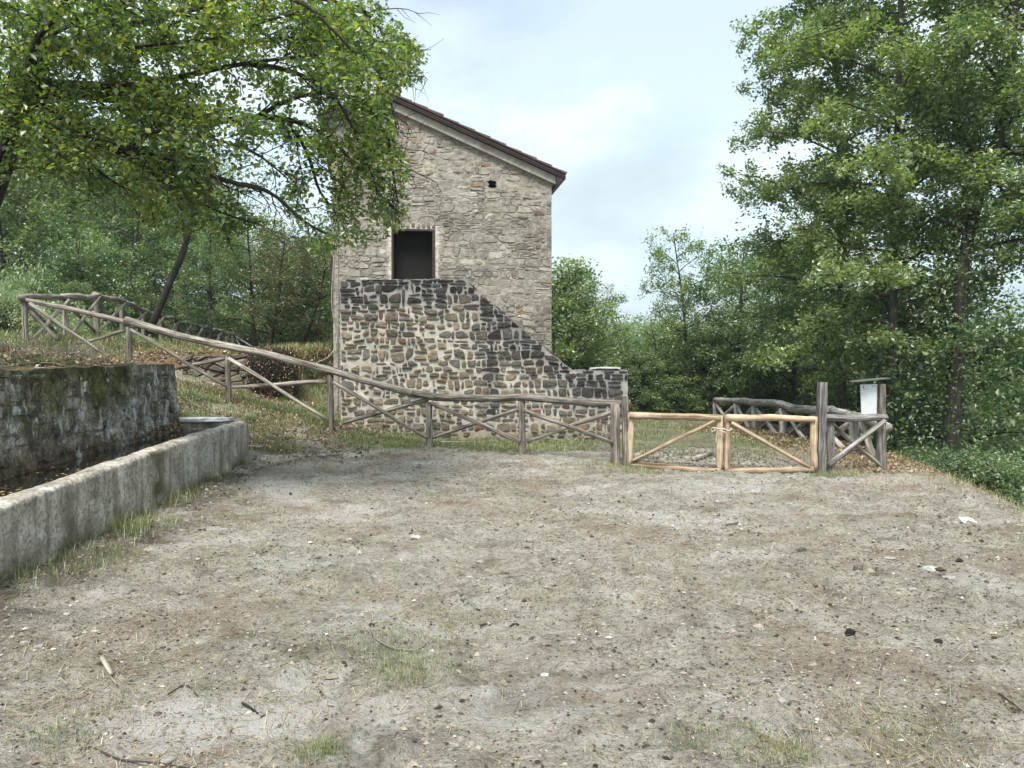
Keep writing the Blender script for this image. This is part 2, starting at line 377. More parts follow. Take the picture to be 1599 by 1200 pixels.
# the pale dusty patches seen low on the left and before the gate
def blob(x, y, cx, cy, rx, ry): return np.exp(-(((x-cx)/rx)**2+((y-cy)/ry)**2))
p_ = ghit(290, 1130); pal = pal+.9*blob(GX, GY, p_[0], p_[1], .42, .35)*fbm(GX*5, GY*5, 5, 3)*1.6
p_ = ghit(1120, 762); pal = pal+.8*blob(GX, GY, p_[0], p_[1], .9, .5)*fbm(GX*4, GY*4, 6, 3)*1.5
p_ = ghit(660, 725); pal = pal+.7*blob(GX, GY, p_[0], p_[1], .8, .35)*fbm(GX*4, GY*4, 9, 3)*1.5
pal = np.clip(pal, 0, .9)
tr_x = -3.55-.101*(GY-3.9)
mud = np.exp(-((GX-tr_x-.25)/.42)**2)*(GY < 13)*sst(.3, .6, fbm(GX*2.2, GY*2.2, 31, 4))*.85
mud = mud+.6*blob(GX, GY, -3.4, 12.7, 1.7, .7)*sst(.35, .6, fbm(GX*2.5, GY*2.5, 33, 4))
mud = mud+.38*sst(.60, .72, fbm(GX*2.6+8, GY*3.2, 41, 5, .7))+.5*blob(GX, GY, 3.2, 12.6, 2.2, 1.0)*sst(.4, .6, fbm(GX*3, GY*3, 37, 3))
mud = np.clip(mud, 0, .9)
lit = sst(.1, .9, sst(-2.4, -5.6, GX)*sst(12.9, 15.2, GY))*sst(.25, .6, fbm(GX*.9, GY*.9, 51, 4))
lit = np.clip(lit+.9*sst(-5.3, -5.6, GX)*sst(17.9, 18.2, GY)+.75*sst(6.2, 6.9, GX)*sst(.3, .55, fbm(GX, GY, 52, 3))+.7*blob(GX, GY, 6.0, 12.2, 1.2, 1.2)+.7*blob(GX, GY, 6.2, 17, 1.2, 5), 0, .95)
lit = np.clip(lit+(GX < wall_x(GY)-.2)*(GY < 13)*.8, 0, .95)
grn = sst(13.2, 13.9, GY+.5*(fbm(GX*1.5, GY*1.5, 61, 3)-.5))*sst(-4, -2.2, GX)*(1-sst(6, 7, GX))*sst(.2, .5, fbm(GX*.8, GY*.8, 63, 4))*.85
grn = np.where((GX > 1.8) & (GY > 13), grn*.75, grn)
grn = np.clip(grn+.7*sst(-7, -10, GX)*sst(.35, .55, fbm(GX*.6, GY*.6, 64, 3))*(GY > 13)+.16*sst(.56, .7, fbm(GX*.9+4, GY*1.2+7, 66, 4))*(GY < 12)*(GX > -3.2), 0, .95)
wdl = np.clip(sst(23, 30, GY)*sst(-10, -14, GX)+sst(28, 36, GY)+sst(7.6, 9, GX)+sst(-17, -20, GX), 0, 1)*.95
micro = (fbm(GX*3.1, GY*3.1, 71, 3)-.5)*.065+(fbm(GX*10, GY*10, 73, 3)-.5)*.062*(.5+fbm(GX*.8, GY*.8, 75, 2))
ridge = np.clip(fbm(GX*7, GY*9, 77, 3)-.60, 0, 1)*.16
tr = np.exp(-((GY-5.2-.35*GX)/.9)**2)*0
GZ2 = GZ+(micro+ridge-.010*pal)*(GY > 1)*(GY < 30)
GZ2 += mud*(fbm(GX*16, GY*16, 81, 2)-.45)*.07*(GY < 20)
nx_, ny_ = len(xs), len(ys)
ii, jj = np.meshgrid(np.arange(ny_-1), np.arange(nx_-1), indexing='ij')
F = np.stack([ii*nx_+jj, ii*nx_+jj+1, (ii+1)*nx_+jj+1, (ii+1)*nx_+jj], -1).reshape(-1, 4)
g = MB(); g.add(np.stack([GX, GY, GZ2], -1).reshape(-1, 3), F, mask=np.stack([pal, mud, lit], -1).reshape(-1, 3), mask2=np.stack([grn, wdl, wdl*0], -1).reshape(-1, 3))
ground = tag(g.build('ground', M_ground, None, True), kind='structure', label='trampled grey brown earth yard with pale dusty patches')
from bisect import bisect
def gzf(x, y):
    """fine ground height, bilinear from the sheet"""
    x = np.asarray(x, float); y = np.asarray(y, float)
    i = np.clip(np.searchsorted(xs, x)-1, 0, nx_-2); j = np.clip(np.searchsorted(ys, y)-1, 0, ny_-2)
    fx = np.clip((x-xs[i])/(xs[i+1]-xs[i]), 0, 1); fy = np.clip((y-ys[j])/(ys[j+1]-ys[j]), 0, 1)
    return (GZ2[j, i]*(1-fx)+GZ2[j, i+1]*fx)*(1-fy)+(GZ2[j+1, i]*(1-fx)+GZ2[j+1, i+1]*fx)*fy

# ------------------------------------------------------------------ masonry
def clip_poly(P, a, b, c):
    """keep a*x+b*y<=c"""
    out = []; n = len(P)
    for i in range(n):
        p, q = P[i], P[(i+1) % n]; dp, dq = a*p[0]+b*p[1]-c, a*q[0]+b*q[1]-c
        if dp <= 0: out.append(p)
        if (dp < 0 < dq) or (dq < 0 < dp):
            t = dp/(dp-dq); out.append((p[0]+(q[0]-p[0])*t, p[1]+(q[1]-p[1])*t))
    return out
def sites_rows(x0, x1, z0, z1, hmin, hmax, wmin, wmax, r, jit=.22):
    S = []; z = z0
    while z < z1:
        h = r.uniform(hmin, hmax); x = x0-r.uniform(0, wmin)
        while x < x1+wmax:
            w = r.uniform(wmin, wmax)*(1.0 if r.random() > .16 else .5)
            if h > hmin*1.6 and r.random() < .3:
                S.append((x+w/2, z+h*.25+r.normal(0, .01))); S.append((x+w/2+r.normal(0, .03), z+h*.75+r.normal(0, .01)))
            else: S.append((x+w/2+r.normal(0, w*.06), z+h/2+r.normal(0, h*jit)))
            x += w
        z += h
    return np.array(S)
def cells(S, bounds, aniso=1.45):
    """bounds(site)-> list of halfplanes; returns polygons"""
    out = []
    Q = S*np.array([1, aniso])
    for i in range(len(S)):
        d = np.hypot(*(Q-Q[i]).T); o = np.argsort(d)[1:22]
        P = [(S[i, 0]-.6, S[i, 1]-.5), (S[i, 0]+.6, S[i, 1]-.5), (S[i, 0]+.6, S[i, 1]+.5), (S[i, 0]-.6, S[i, 1]+.5)]
        for k in o:
            dx, dz = Q[k]-Q[i]; mxx, mz = (Q[k]+Q[i])/2
            P = clip_poly(P, dx, dz*aniso, dx*mxx+dz*mz)
            if len(P) < 3: break
        for (a, b, c) in bounds(S[i]):
            if len(P) >= 3: P = clip_poly(P, a, b, c)
        if len(P) >= 3: out.append((S[i], np.array(P)))
    return out
def coursed(x0, x1, z0, z1, hmin, hmax, wmin, wmax, r, wav=.035):
    rows = [z0]
    while rows[-1] < z1: rows.append(rows[-1]+r.uniform(hmin, hmax)*(1.35 if r.random() < .15 else 1))
    out = []
    def b(i, x): return rows[i]+(float(vn2(np.array(x*1.7), np.array(i*3.3), 500+i))-.5)*2*wav+(float(vn2(np.array(x*5.0), np.array(i*1.3), 600+i))-.5)*wav
    for i in range(len(rows)-1):
        h = rows[i+1]-rows[i]; x = x0-r.uniform(0, wmin)
        while x < x1+wmax:
            w = r.uniform(wmin, wmax)*r.uniform(.75, 1.25)
            if r.random() < .22: w *= .5
            xl, xr_ = x, x+w; x = xr_
            t = r.uniform(-.18, .18, 2)*h
            parts = [(0, 1)]
            if h > hmin*1.35 and r.random() < .33: k = r.uniform(.35, .65); parts = [(0, k-.03), (k+.03, 1)]
            for (u0, u1) in parts:
                def pt(px_, u): return np.array([px_, lerp(b(i, px_), b(i+1, px_), u)])
                sh0, sh1 = (r.uniform(0, .12), r.uniform(0, .16)) if r.random() < .5 else (0, 0)
                v0, v1 = u0+(u1-u0)*sh0, u1-(u1-u0)*sh1
                lo = [pt(xl+t[0]*.5, v0), pt((xl+xr_)/2, v0+r.uniform(-.03, .05)), pt(xr_-t[1]*.5, v0)]
                hi = [pt(xr_+t[1]*.5, v1), pt(lerp(xl, xr_, r.uniform(.3, .7)), min(1, v1+r.uniform(-.02, .10))), pt(xl-t[0]*.5, v1)]
                mr = pt(xr_+r.normal(0, .012), (v0+v1)/2); ml = pt(xl+r.normal(0, .012), (v0+v1)/2)
                P = [lo[0], lo[1], lo[2], mr, hi[0], hi[1], hi[2], ml]
                q = r.random()
                if q < .3: P[4] = lerp(P[4], (P[3]+P[5])/2, r.uniform(.3, .9))
                elif q < .6: P[6] = lerp(P[6], (P[5]+P[7])/2, r.uniform(.3, .9))
                elif q < .72: P[0] = lerp(P[0], (P[1]+P[7])/2, r.uniform(.3, .9))
                elif q < .84: P[2] = lerp(P[2], (P[1]+P[3])/2, r.uniform(.3, .9))
                P = np.array(P); out.append((P.mean(0), P))
    return out
def enlarge(cl, r, n, k0=1.25, k1=1.6):
    for _ in range(n):
        i = r.integers(len(cl)); c, P = cl[i]; k = r.uniform(k0, k1); B = c+(P-c)*np.array([k*.95, k*1.15])
        out = [(c, B)]
        for j, (c2, P2) in enumerate(cl):
            if j == i: continue
            d = c2-c; L = math.hypot(*d)
            if L > .75: out.append((c2, P2)); continue
            d = d/L; sup = ((B-c)@d).max(); 
            if L < sup*.95: continue
            if ((P2-c)@d).min() < sup:
                Q = clip_poly([tuple(q) for q in P2], -d[0], -d[1], -(c@d+sup))
                if len(Q) < 3: continue
                P2 = np.array(Q)
            out.append((c2, P2))
        cl = out
    return cl
def clip_cells(cl, bounds):
    res = []
    for s, P in cl:
        Q = [tuple(q) for q in P]
        for (a, b, c) in bounds(s):
            if len(Q) >= 3: Q = clip_poly(Q, a, b, c)
        if len(Q) >= 3: res.append((s, np.array(Q)))
    return res
def area(P): x, y = P[:, 0], P[:, 1]; return .5*abs(np.dot(x, np.roll(y, -1))-np.dot(y, np.roll(x, -1)))
def inset(P, g):
    """move edges inwards by g"""
    if np.dot(P[:, 0], np.roll(P[:, 1], -1))-np.dot(P[:, 1], np.roll(P[:, 0], -1)) < 0: P = P[::-1]
    Q = [tuple(p) for p in P]
    n = len(P)
    for i in range(n):
        p, q = P[i], P[(i+1) % n]; e_ = q-p; L = math.hypot(*e_)
        if L < 1e-5: continue
        nx, nz = e_[1]/L, -e_[0]/L
        Q = clip_poly(Q, nx, nz, nx*p[0]+nz*p[1]-g)
        if len(Q) < 3: return None
    return np.array(Q)
def chaikin(P, k=.22):
    a = P*(1-k)+np.roll(P, -1, 0)*k; b = P*k+np.roll(P, -1, 0)*(1-k)
    return np.stack([a, b], 1).reshape(-1, 2)
def stone_mesh(mb, P, h, r, to3, col, bury=.03):
    """P rounded outline (n,2); face rises to h with an uneven surface"""
    n = len(P); c = P.mean(0); s = math.sqrt(area(P))
    P = P+r.normal(0, .012*s+.001, P.shape)
    rings = [(1.0, -bury), (1.0, h*.45), (.90, h*.95), (.52, h*(1.05+r.uniform(-.1, .2)))]
    tilt = r.normal(0, .10, 2); V = []
    for k, (sc, z) in enumerate(rings):
        Q = c+(P-c)*sc; zz = z+((Q-c)@tilt*.5 if k > 1 else 0)+(r.normal(0, h*.10, n) if k > 1 else 0)
        V.append(np.column_stack([Q, np.broadcast_to(zz, (n,))]))
    V.append(np.array([[c[0], c[1], h*1.1]])); V = np.vstack(V)
    j = np.arange(n); j2 = (j+1) % n; fs = []
    for k in range(3): fs.append(np.stack([k*n+j, k*n+j2, (k+1)*n+j2, (k+1)*n+j], -1))
    fan = np.stack([3*n+j, 3*n+j2, np.full(n, 4*n)], -1)
    cc = np.tile(np.asarray(col)[None], (len(V), 1))*(1+r.normal(0, .05, (len(V), 1)))
    mb.add(to3(V), [np.vstack(fs), fan], col=cc)
def masonry(parent, S, bounds, to3, gap, hfun, colfun, r, minarea=.0012, mat=None, maxparts=300, rnd=2, inset_scale=None, name='stone'):
    cs = []
    for s, P in (cells(S, bounds) if isinstance(S, np.ndarray) else clip_cells(S, bounds)):
        g_ = gap*r.uniform(.6, 1.5)
        if inset_scale: g_ *= inset_scale(s)
        Q = inset(P, g_)
        if Q is None or area(Q) < minarea: continue
        Q = chaikin(Q, .17)
        if len(Q) > 18: Q = Q[np.linspace(0, len(Q)-1, 16).astype(int)]
        cs.append((area(Q), s, Q))
    cs.sort(key=lambda t: -t[0]); rest = MB(); polys = []
    for k, (a, s, Q) in enumerate(cs):
        col = colfun(s, r); h = hfun(s, r)
        if k < maxparts:
            mb = MB(); stone_mesh(mb, Q, h, r, to3, col); mb.build(name, mat or M_stone, parent, False)
        else: stone_mesh(rest, Q, h, r, to3, col)
        polys.append(Q)
    if rest.n: tag(rest.build(name+'s_small', mat or M_stone, parent, False), kind='stuff', label='smaller stones and chips wedged in the joints')
    return polys

# ------------------------------------------------------------------ staircase wall
YS = 16.0; K = FPX/YS
def sx(px): return float(at(px, 600, YS)[0])
def sz(py): return float(at(800, py, YS)[2])
XL, XR = sx(532), sx(980); ZT, ZL = sz(437), sz(579)
SLP = [(sx(727), sz(441)), (sx(893), sz(579))]
(sx0, sz0), (sx1, sz1) = SLP
sl = (sz1-sz0)/(sx1-sx0)
def stop(x):
    x = np.asarray(x, float)
    z = np.where(x < sx0, ZT, np.where(x < sx1, sz0+(x-sx0)*sl, ZL))
    z = z+np.where((x > sx0-.35) & (x < sx0+.5), .06*np.exp(-((x-sx0-.05)/.2)**2), 0)
    return z
stair = thing('stone_staircase', 'outside stair of dark rubble stone with sloping parapet against the house', 'staircase', (XL, YS, 0))
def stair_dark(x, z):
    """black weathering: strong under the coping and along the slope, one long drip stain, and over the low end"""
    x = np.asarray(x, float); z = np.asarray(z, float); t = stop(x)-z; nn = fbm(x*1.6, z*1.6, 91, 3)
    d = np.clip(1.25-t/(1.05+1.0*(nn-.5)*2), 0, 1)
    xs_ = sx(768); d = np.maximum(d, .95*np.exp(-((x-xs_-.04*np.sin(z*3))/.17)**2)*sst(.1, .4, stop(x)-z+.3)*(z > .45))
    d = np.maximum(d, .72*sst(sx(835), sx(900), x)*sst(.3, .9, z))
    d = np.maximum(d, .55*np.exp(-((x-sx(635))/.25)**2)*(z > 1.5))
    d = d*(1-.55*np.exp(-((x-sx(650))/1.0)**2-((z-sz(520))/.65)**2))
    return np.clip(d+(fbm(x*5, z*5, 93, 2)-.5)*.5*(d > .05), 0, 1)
def stair_col(s, r):
    d = float(stair_dark(s[0], s[1]))
    base = np.array([[.20, .165, .115], [.17, .15, .115], [.23, .185, .125], [.15, .138, .12]][r.integers(4)])*r.uniform(.75, 1.3)
    if r.random() < .03: base = np.array([.22, .11, .07])
    dk = np.array([.046, .043, .042])*r.uniform(.5, 1.9)
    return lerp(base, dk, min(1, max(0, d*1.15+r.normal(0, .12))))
def to3_stair(V): return np.column_stack([V[:, 0], YS-V[:, 2], V[:, 1]])
r1 = np.random.default_rng(11)
S = enlarge(coursed(XL, XR, -.4, ZT+.1, .09, .20, .11, .33, r1, .05), r1, 26, 1.15, 1.45)
S = [q for q in S if q[0][1] < stop(q[0][0])+.03 and XL < q[0][0] < XR]
def bnd(s):
    b = [(-1, 0, -XL), (1, 0, XR), (0, 1, ZT)]
    nl = math.hypot(1, sl)
    if s[0] < sx1: b += [(-sl/nl, 1/nl, (-sl*sx0+sz0)/nl+.015)]
    else: b += [(0, 1, ZL), (-1, 0, -sx1+.0)]
    if s[0] < sx1 and s[1] > ZL: b += [(1, 0, sx1)]
    return b
stair_polys = masonry(stair, S, bnd, to3_stair, .0135, lambda s, r: r.uniform(.014, .048), stair_col, r1, inset_scale=lambda s: lerp(1.3, .8, float(stair_dark(*s))))
# mortar body: dense face grid, uneven top
nxw = 330; xx = np.linspace(XL, XR, nxw); vv = np.linspace(0, 1, 190)
X2, V2 = np.meshgrid(xx, vv); zt = stop(xx)+(fbm(xx*6, xx*0, 95, 3)-.5)*.07
Z2 = -.5+V2*(zt[None]+.5)
dep = (fbm(X2*9, Z2*9, 97, 4)-.5)*.03
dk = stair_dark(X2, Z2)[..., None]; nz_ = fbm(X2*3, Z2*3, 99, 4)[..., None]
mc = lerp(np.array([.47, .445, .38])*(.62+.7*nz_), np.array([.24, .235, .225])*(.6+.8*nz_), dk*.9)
low = np.exp(-(Z2[..., None]-.1)/.25)*.6; mc = lerp(mc, np.array([.20, .17, .10])*np.ones_like(mc), np.clip(low, 0, .7))
mb = MB(); n0, n1_ = X2.shape[1], X2.shape[0]
def gridF(nr, nc, flip=False):
    i, j = np.meshgrid(np.arange(nr-1), np.arange(nc-1), indexing='ij')
    f = np.stack([i*nc+j, i*nc+j+1, (i+1)*nc+j+1, (i+1)*nc+j], -1).reshape(-1, 4)
    return f[:, ::-1] if flip else f
mb.add(np.stack([X2, YS-dep, Z2], -1).reshape(-1, 3), gridF(n1_, n0), col=mc.reshape(-1, 3))
# top coping surface going back, ends, rear
TH = .34
tx = np.tile(xx, (6, 1)); ty = YS-dep[-1][None]+np.linspace(0, TH, 6)[:, None]+np.zeros((1, nxw)); tz = np.tile(Z2[-1], (6, 1))+(fbm(tx*5, ty*5, 98, 3)-.5)*.05*np.linspace(0, 1, 6)[:, None]
cc = np.array([.16, .155, .15])*(.6+.8*fbm(tx*3, ty*9, 96, 3)[..., None])
mb.add(np.stack([tx, ty, tz], -1).reshape(-1, 3), gridF(6, nxw), col=cc.reshape(-1, 3))
bx_ = np.stack([np.tile(xx, (2, 1)), np.full((2, nxw), YS+TH), np.stack([np.full(nxw, -.5), tz[-1]])], -1)
mb.add(bx_.reshape(-1, 3), gridF(2, nxw, True), col=np.tile([.25, .235, .2], (2*nxw, 1)))
for xe_, k in ((XL, 0), (XR, -1)):
    mb.add([(xe_, YS-dep[0, k], -.5), (xe_, YS+TH, -.5), (xe_, YS+TH, tz[-1, k]), (xe_, YS-dep[-1, k], Z2[-1, k])], [np.array([[0, 1, 2, 3]])], col=np.tile([.28, .26, .22], (4, 1)))
mb.build('mortar', M_mortar, stair, True)
# coping stones, uneven, along the top edges (depth and silhouette)
x = XL+.02; r2 = np.random.default_rng(5)
def rock_verts(r, sx_, sy_, sz_, sub=1):
    import itertools
    ph = (1+5**.5)/2
    V = np.array([(-1, ph, 0), (1, ph, 0), (-1, -ph, 0), (1, -ph, 0), (0, -1, ph), (0, 1, ph), (0, -1, -ph), (0, 1, -ph), (ph, 0, -1), (ph, 0, 1), (-ph, 0, -1), (-ph, 0, 1)])
    V = nrm(V)
    F_ = np.array([(0, 11, 5), (0, 5, 1), (0, 1, 7), (0, 7, 10), (0, 10, 11), (1, 5, 9), (5, 11, 4), (11, 10, 2), (10, 7, 6), (7, 1, 8), (3, 9, 4), (3, 4, 2), (3, 2, 6), (3, 6, 8), (3, 8, 9), (4, 9, 5), (2, 4, 11), (6, 2, 10), (8, 6, 7), (9, 8, 1)])
    for _ in range(sub):
        mid = {}; V = list(map(tuple, V)); nf = []
        def m_(a, b):
            k = (min(a, b), max(a, b))
            if k not in mid:
                p = nrm((np.array(V[a])+np.array(V[b]))/2); mid[k] = len(V); V.append(tuple(p))
            return mid[k]
        for a, b, c in F_:
            ab, bc, ca = m_(a, b), m_(b, c), m_(c, a); nf += [(a, ab, ca), (b, bc, ab), (c, ca, bc), (ab, bc, ca)]
        V = np.array(V); F_ = np.array(nf)
    V = np.sign(V)*np.abs(V)**.75
    V = V*(1+r.normal(0, .09, (len(V), 1)))*np.array([sx_, sy_, sz_])
    return V, F_
while x < XR-.05:
    w = r2.uniform(.13, .34); xm = x+w/2
    if xm+w/2 > XR: break
    h = r2.uniform(.03, .055); zz = float(stop(xm)); on = sx0 < xm < sx1
    V, F_ = rock_verts(r2, w/2*.98, r2.uniform(.14, .19), h, 1)
    if on:
        ca, sa = math.cos(math.atan(sl)), math.sin(math.atan(sl)); V = np.column_stack([V[:, 0]*ca-V[:, 2]*sa, V[:, 1], V[:, 0]*sa+V[:, 2]*ca])
    V = V+[xm, YS+.17, zz-.012]
    mb = MB(); mb.add(V, F_, col=np.tile(np.array([.085, .08, .075])*r2.uniform(.5, 1.7), (len(V), 1))); mb.build('coping_stone', M_stone, stair, False)
    x += w*(abs(math.cos(math.atan(sl))) if on else 1)
mb = MB(); V, F_ = rock_verts(r2, .34, .2, .035, 1); mb.add(V+[sx(946), YS+.16, ZL+.045], F_, col=np.tile([.42, .41, .38], (len(V), 1)))
tag(mb.build('loose_slab', M_stone, stair, False), label='pale flat slab lying loose on the low end')
# steps and landing behind the parapet
YH = 17.25
mb = MB(); box(mb, XL, sx(727), YS+TH, YH+.1, -.5, 2.78, col=np.array([.3, .28, .24])); mb.build('landing', M_mortar, stair)
nst = 13
TH8 = math.tan(math.radians(8)); HXc = float(at(521, 600, YH)[0])
for k in range(nst):
    xa = sx(727)+(XR-.3-sx(727))*k/nst; xb = sx(727)+(XR-.3-sx(727))*(k+1)/nst; z1_ = 2.78-(2.78-.05)*(k+1)/(nst+1)
    mb = MB(); box(mb, xa, xb, YS+TH, YH-.03+(xa-HXc)*TH8, -.5, z1_, col=np.array([.3, .28, .24])*r2.uniform(.85, 1.15)); mb.build('step', M_mortar, stair)

# ------------------------------------------------------------------ house
KH = FPX/YH
HROT = math.radians(8); HX0 = float(at(521, 600, YH)[0])
def hx(px):
    u = (px-799.5)/FPX; return HX0+(u*YH-HX0)/(math.cos(HROT)-u*math.sin(HROT))
def hz(py, px=740): return float(at(px, py, YH+(hx(px)-HX0)*math.sin(HROT))[2])
HX1 = hx(861); HD = 6.2
EAVE = hz(284, 861); RX = hx(606); PS = (hz(152, 615)-hz(266, 861))/(hx(615)-hx(861))      # slope
PS = -abs(PS)
RZ = EAVE+abs(PS)*(HX1-RX); EAVL = RZ-abs(PS)*1.0*(RX-HX0)
def htop(x): x = np.asarray(x, float); return np.where(x > RX, EAVE+abs(PS)*(HX1-x), RZ-abs(PS)*(RX-x))
house = thing('stone_house', 'tall narrow rubble stone house with sloping tiled roof behind the outside stair', 'house', (HX0, YH, 0)); house.rotation_euler = (0, 0, HROT)
DX0, DX1, DZ0, DZ1 = hx(612), hx(680), 2.78, hz(358, 646)
r3 = np.random.default_rng(23)
HS = enlarge(coursed(HX0, HX1, -.4, RZ+.1, .12, .21, .17, .42, r3, .035), r3, 24)
HS = [q for q in HS if q[0][1] < htop(q[0][0])+.03 and HX0 < q[0][0] < HX1]
inside = lambda s: (DX0-.02 < s[0] < DX1+.02 and DZ0 < s[1] < DZ1+.02)
HS = [q for q in HS if not inside(q[0]) and not (abs(q[0][0]-hx(769)) < .22 and abs(q[0][1]-hz(288, 769)) < .13)]
def hb(s):
    b = [(-1, 0, -HX0-.06), (1, 0, HX1)]; a = abs(PS); nl = math.hypot(1, a)
    b.append((a/nl, 1/nl, (RZ+a*RX)/nl)); b.append((-a/nl, 1/nl, (RZ-a*RX)/nl))
    if DZ0-.1 < s[1] < DZ1+.02:
        if s[0] < DX0: b.append((1, 0, DX0-.06))
        elif s[0] > DX1: b.append((-1, 0, -DX1-.06))
    elif s[1] >= DZ1 and DX0-.25 < s[0] < DX1+.25: b.append((0, -1, -DZ1-.08))
    return b
def house_stain(x, z):
    x = np.asarray(x, float); z = np.asarray(z, float)
    d = sst(hx(760), HX1, x)*sst(.36, .56, fbm(x*1.3+5, z*1.1, 101, 4))*.95
    d = np.maximum(d, .6*sst(.56, .70, fbm(x*1.1, z*1.6, 103, 4))*sst(hz(260), hz(320), z))
    return np.clip(d, 0, 1)
def hcol(s, r):
    top = float(sst(hz(285), hz(250), s[1]))
    base = np.array([.33, .305, .255])*r.uniform(.84, 1.10)
    u = r.random()
    if u < .05+.25*top: base = np.array([.27, .235, .18])*r.uniform(.8, 1.25)
    elif u < .06+.27*top: base = np.array([.30, .215, .15])*r.uniform(.6, 1.1)
    elif u < .20: base = np.array([.45, .42, .36])*r.uniform(.9, 1.1)
    return lerp(base, base*np.array([.42, .42, .43]), float(house_stain(*s))*r.uniform(.3, 1))
def to3_house(V): return np.column_stack([V[:, 0], YH-V[:, 2], V[:, 1]])
hvis = [q for q in HS if q[0][1] > 1.3]
hpolys = masonry(house, hvis, hb, to3_house, .015, lambda s, r: r.uniform(.001, .013), hcol, r3, inset_scale=lambda s: 1.0 if s[1] > hz(290) else 1.2)
# plastered face between the stones
nc, nr = 232, 360
xx = np.linspace(HX0, HX1, nc); X2, V2 = np.meshgrid(xx, np.linspace(0, 1, nr)); Z2 = -.6+V2*(htop(xx)[None]+.6)
crk = np.zeros(X2.shape); ins = np.zeros(X2.shape)
wxx = X2+(fbm(X2*9, Z2*9, 107, 2)-.5)*.02; wzz = Z2+(fbm(X2*9+9, Z2*9, 108, 2)-.5)*.02
for Qp in hpolys:
    mn, mx_ = Qp.min(0)-.04, Qp.max(0)+.04; i0, i1 = np.searchsorted(xx, [mn[0], mx_[0]]); sub = (slice(None), slice(max(0, i0), i1))
    rowm = np.where((Z2[:, max(0, i0):i1] > mn[1]).any(1) & (Z2[:, max(0, i0):i1] < mx_[1]).any(1))[0]
    if len(rowm) == 0 or i1 <= i0: continue
    sub = (slice(rowm[0], rowm[-1]+1), slice(max(0, i0), i1)); X_, Z_ = wxx[sub], wzz[sub]; dm = np.full(X_.shape, 9.); inn = np.ones(X_.shape, bool)
    n_ = len(Qp); ori = np.sign(np.dot(Qp[:, 0], np.roll(Qp[:, 1], -1))-np.dot(Qp[:, 1], np.roll(Qp[:, 0], -1)))
    for k in range(n_):
        p0, p1 = Qp[k], Qp[(k+1) % n_]; e_ = p1-p0; t_ = np.clip(((X_-p0[0])*e_[0]+(Z_-p0[1])*e_[1])/(e_@e_+1e-9), 0, 1)
        dm = np.minimum(dm, np.hypot(X_-p0[0]-t_*e_[0], Z_-p0[1]-t_*e_[1])); inn &= ((e_[0]*(Z_-p0[1])-e_[1]*(X_-p0[0]))*ori > 0)
    crk[sub] = np.maximum(crk[sub], np.exp(-(dm/.012)**2)); ins[sub] = np.maximum(ins[sub], inn*1.)
crk = crk*sst(.40, .60, fbm(X2*2.6, Z2*3.2, 109, 4))
dep = .004+(fbm(X2*7, Z2*7, 111, 4)-.5)*.040+(fbm(X2*22, Z2*22, 112, 2)-.5)*.014-crk*.022-.010*ins*sst(.42, .55, fbm(X2*1.7, Z2*1.7, 116, 3))
st = house_stain(X2, Z2)[..., None]; nz_ = fbm(X2*2, Z2*2, 113, 5)[..., None]; nf = fbm(X2*14, Z2*14, 114, 3)[..., None]
mc = np.array([.345, .32, .268])*(.62+.66*nz_)*(.80+.40*nf); mc = lerp(mc, mc*np.array([.45, .45, .46]), st*sst(.35, .6, nf)); mc = lerp(mc, np.array([.10, .092, .08])*np.ones_like(mc), crk[..., None]*.75)
for (cx_, cz_, rx_, rz_, cl) in [(hx(816), hz(484), .13, .24, (.30, .235, .155)), (hx(648), hz(219), .09, .07, (.36, .20, .12)), (hx(678), hz(240), .09, .06, (.16, .09, .065))]:
    k = np.clip(1.6*np.exp(-(((X2-cx_)/rx_)**2+((Z2-cz_)/rz_)**2)**2), 0, 1)[..., None]; mc = lerp(mc, np.array(cl)*(.7+.6*nf), k*.9)
# smooth rendered strip on the left corner and white ring of fresh mortar at the door
k = (1-sst(HX0+.16, HX0+.22, X2))[..., None]; mc = lerp(mc, np.array([.36, .325, .265])*(.75+.5*fbm(X2*25, Z2*1.5, 117, 3)[..., None]), k)
dd = np.maximum(np.maximum(DX0-X2, X2-DX1), Z2-DZ1)
k = ((1-sst(.06, .16, dd+(nf[..., 0]-.5)*.1))*(Z2 > DZ0)*.7)[..., None]; mc = lerp(mc, np.array([.60, .57, .50])*(.75+.4*nf), k)
# jagged hole in the wall
HCX, HCZ = hx(769), hz(288, 769)
hole = (((X2-HCX)/(.115+.02*np.sin(Z2*40)))**2+((Z2-HCZ)/.10)**2 < 1) | ((abs(X2-HCX+.03) < .14) & (abs(Z2-HCZ-.06) < .018))
opn = ((X2 > DX0) & (X2 < DX1) & (Z2 > DZ0-.3) & (Z2 < DZ1))
vh = (hole | opn).ravel()
Fh = gridF(nr, nc); keep = ~(vh[Fh].all(1) | (vh[Fh].sum(1) >= 3)); Fh = Fh[keep]
mb = MB(); mb.add(np.stack([X2, YH-dep, Z2], -1).reshape(-1, 3), Fh, col=mc.reshape(-1, 3))
hw = mb.build('front_wall', M_mortar, house, True)
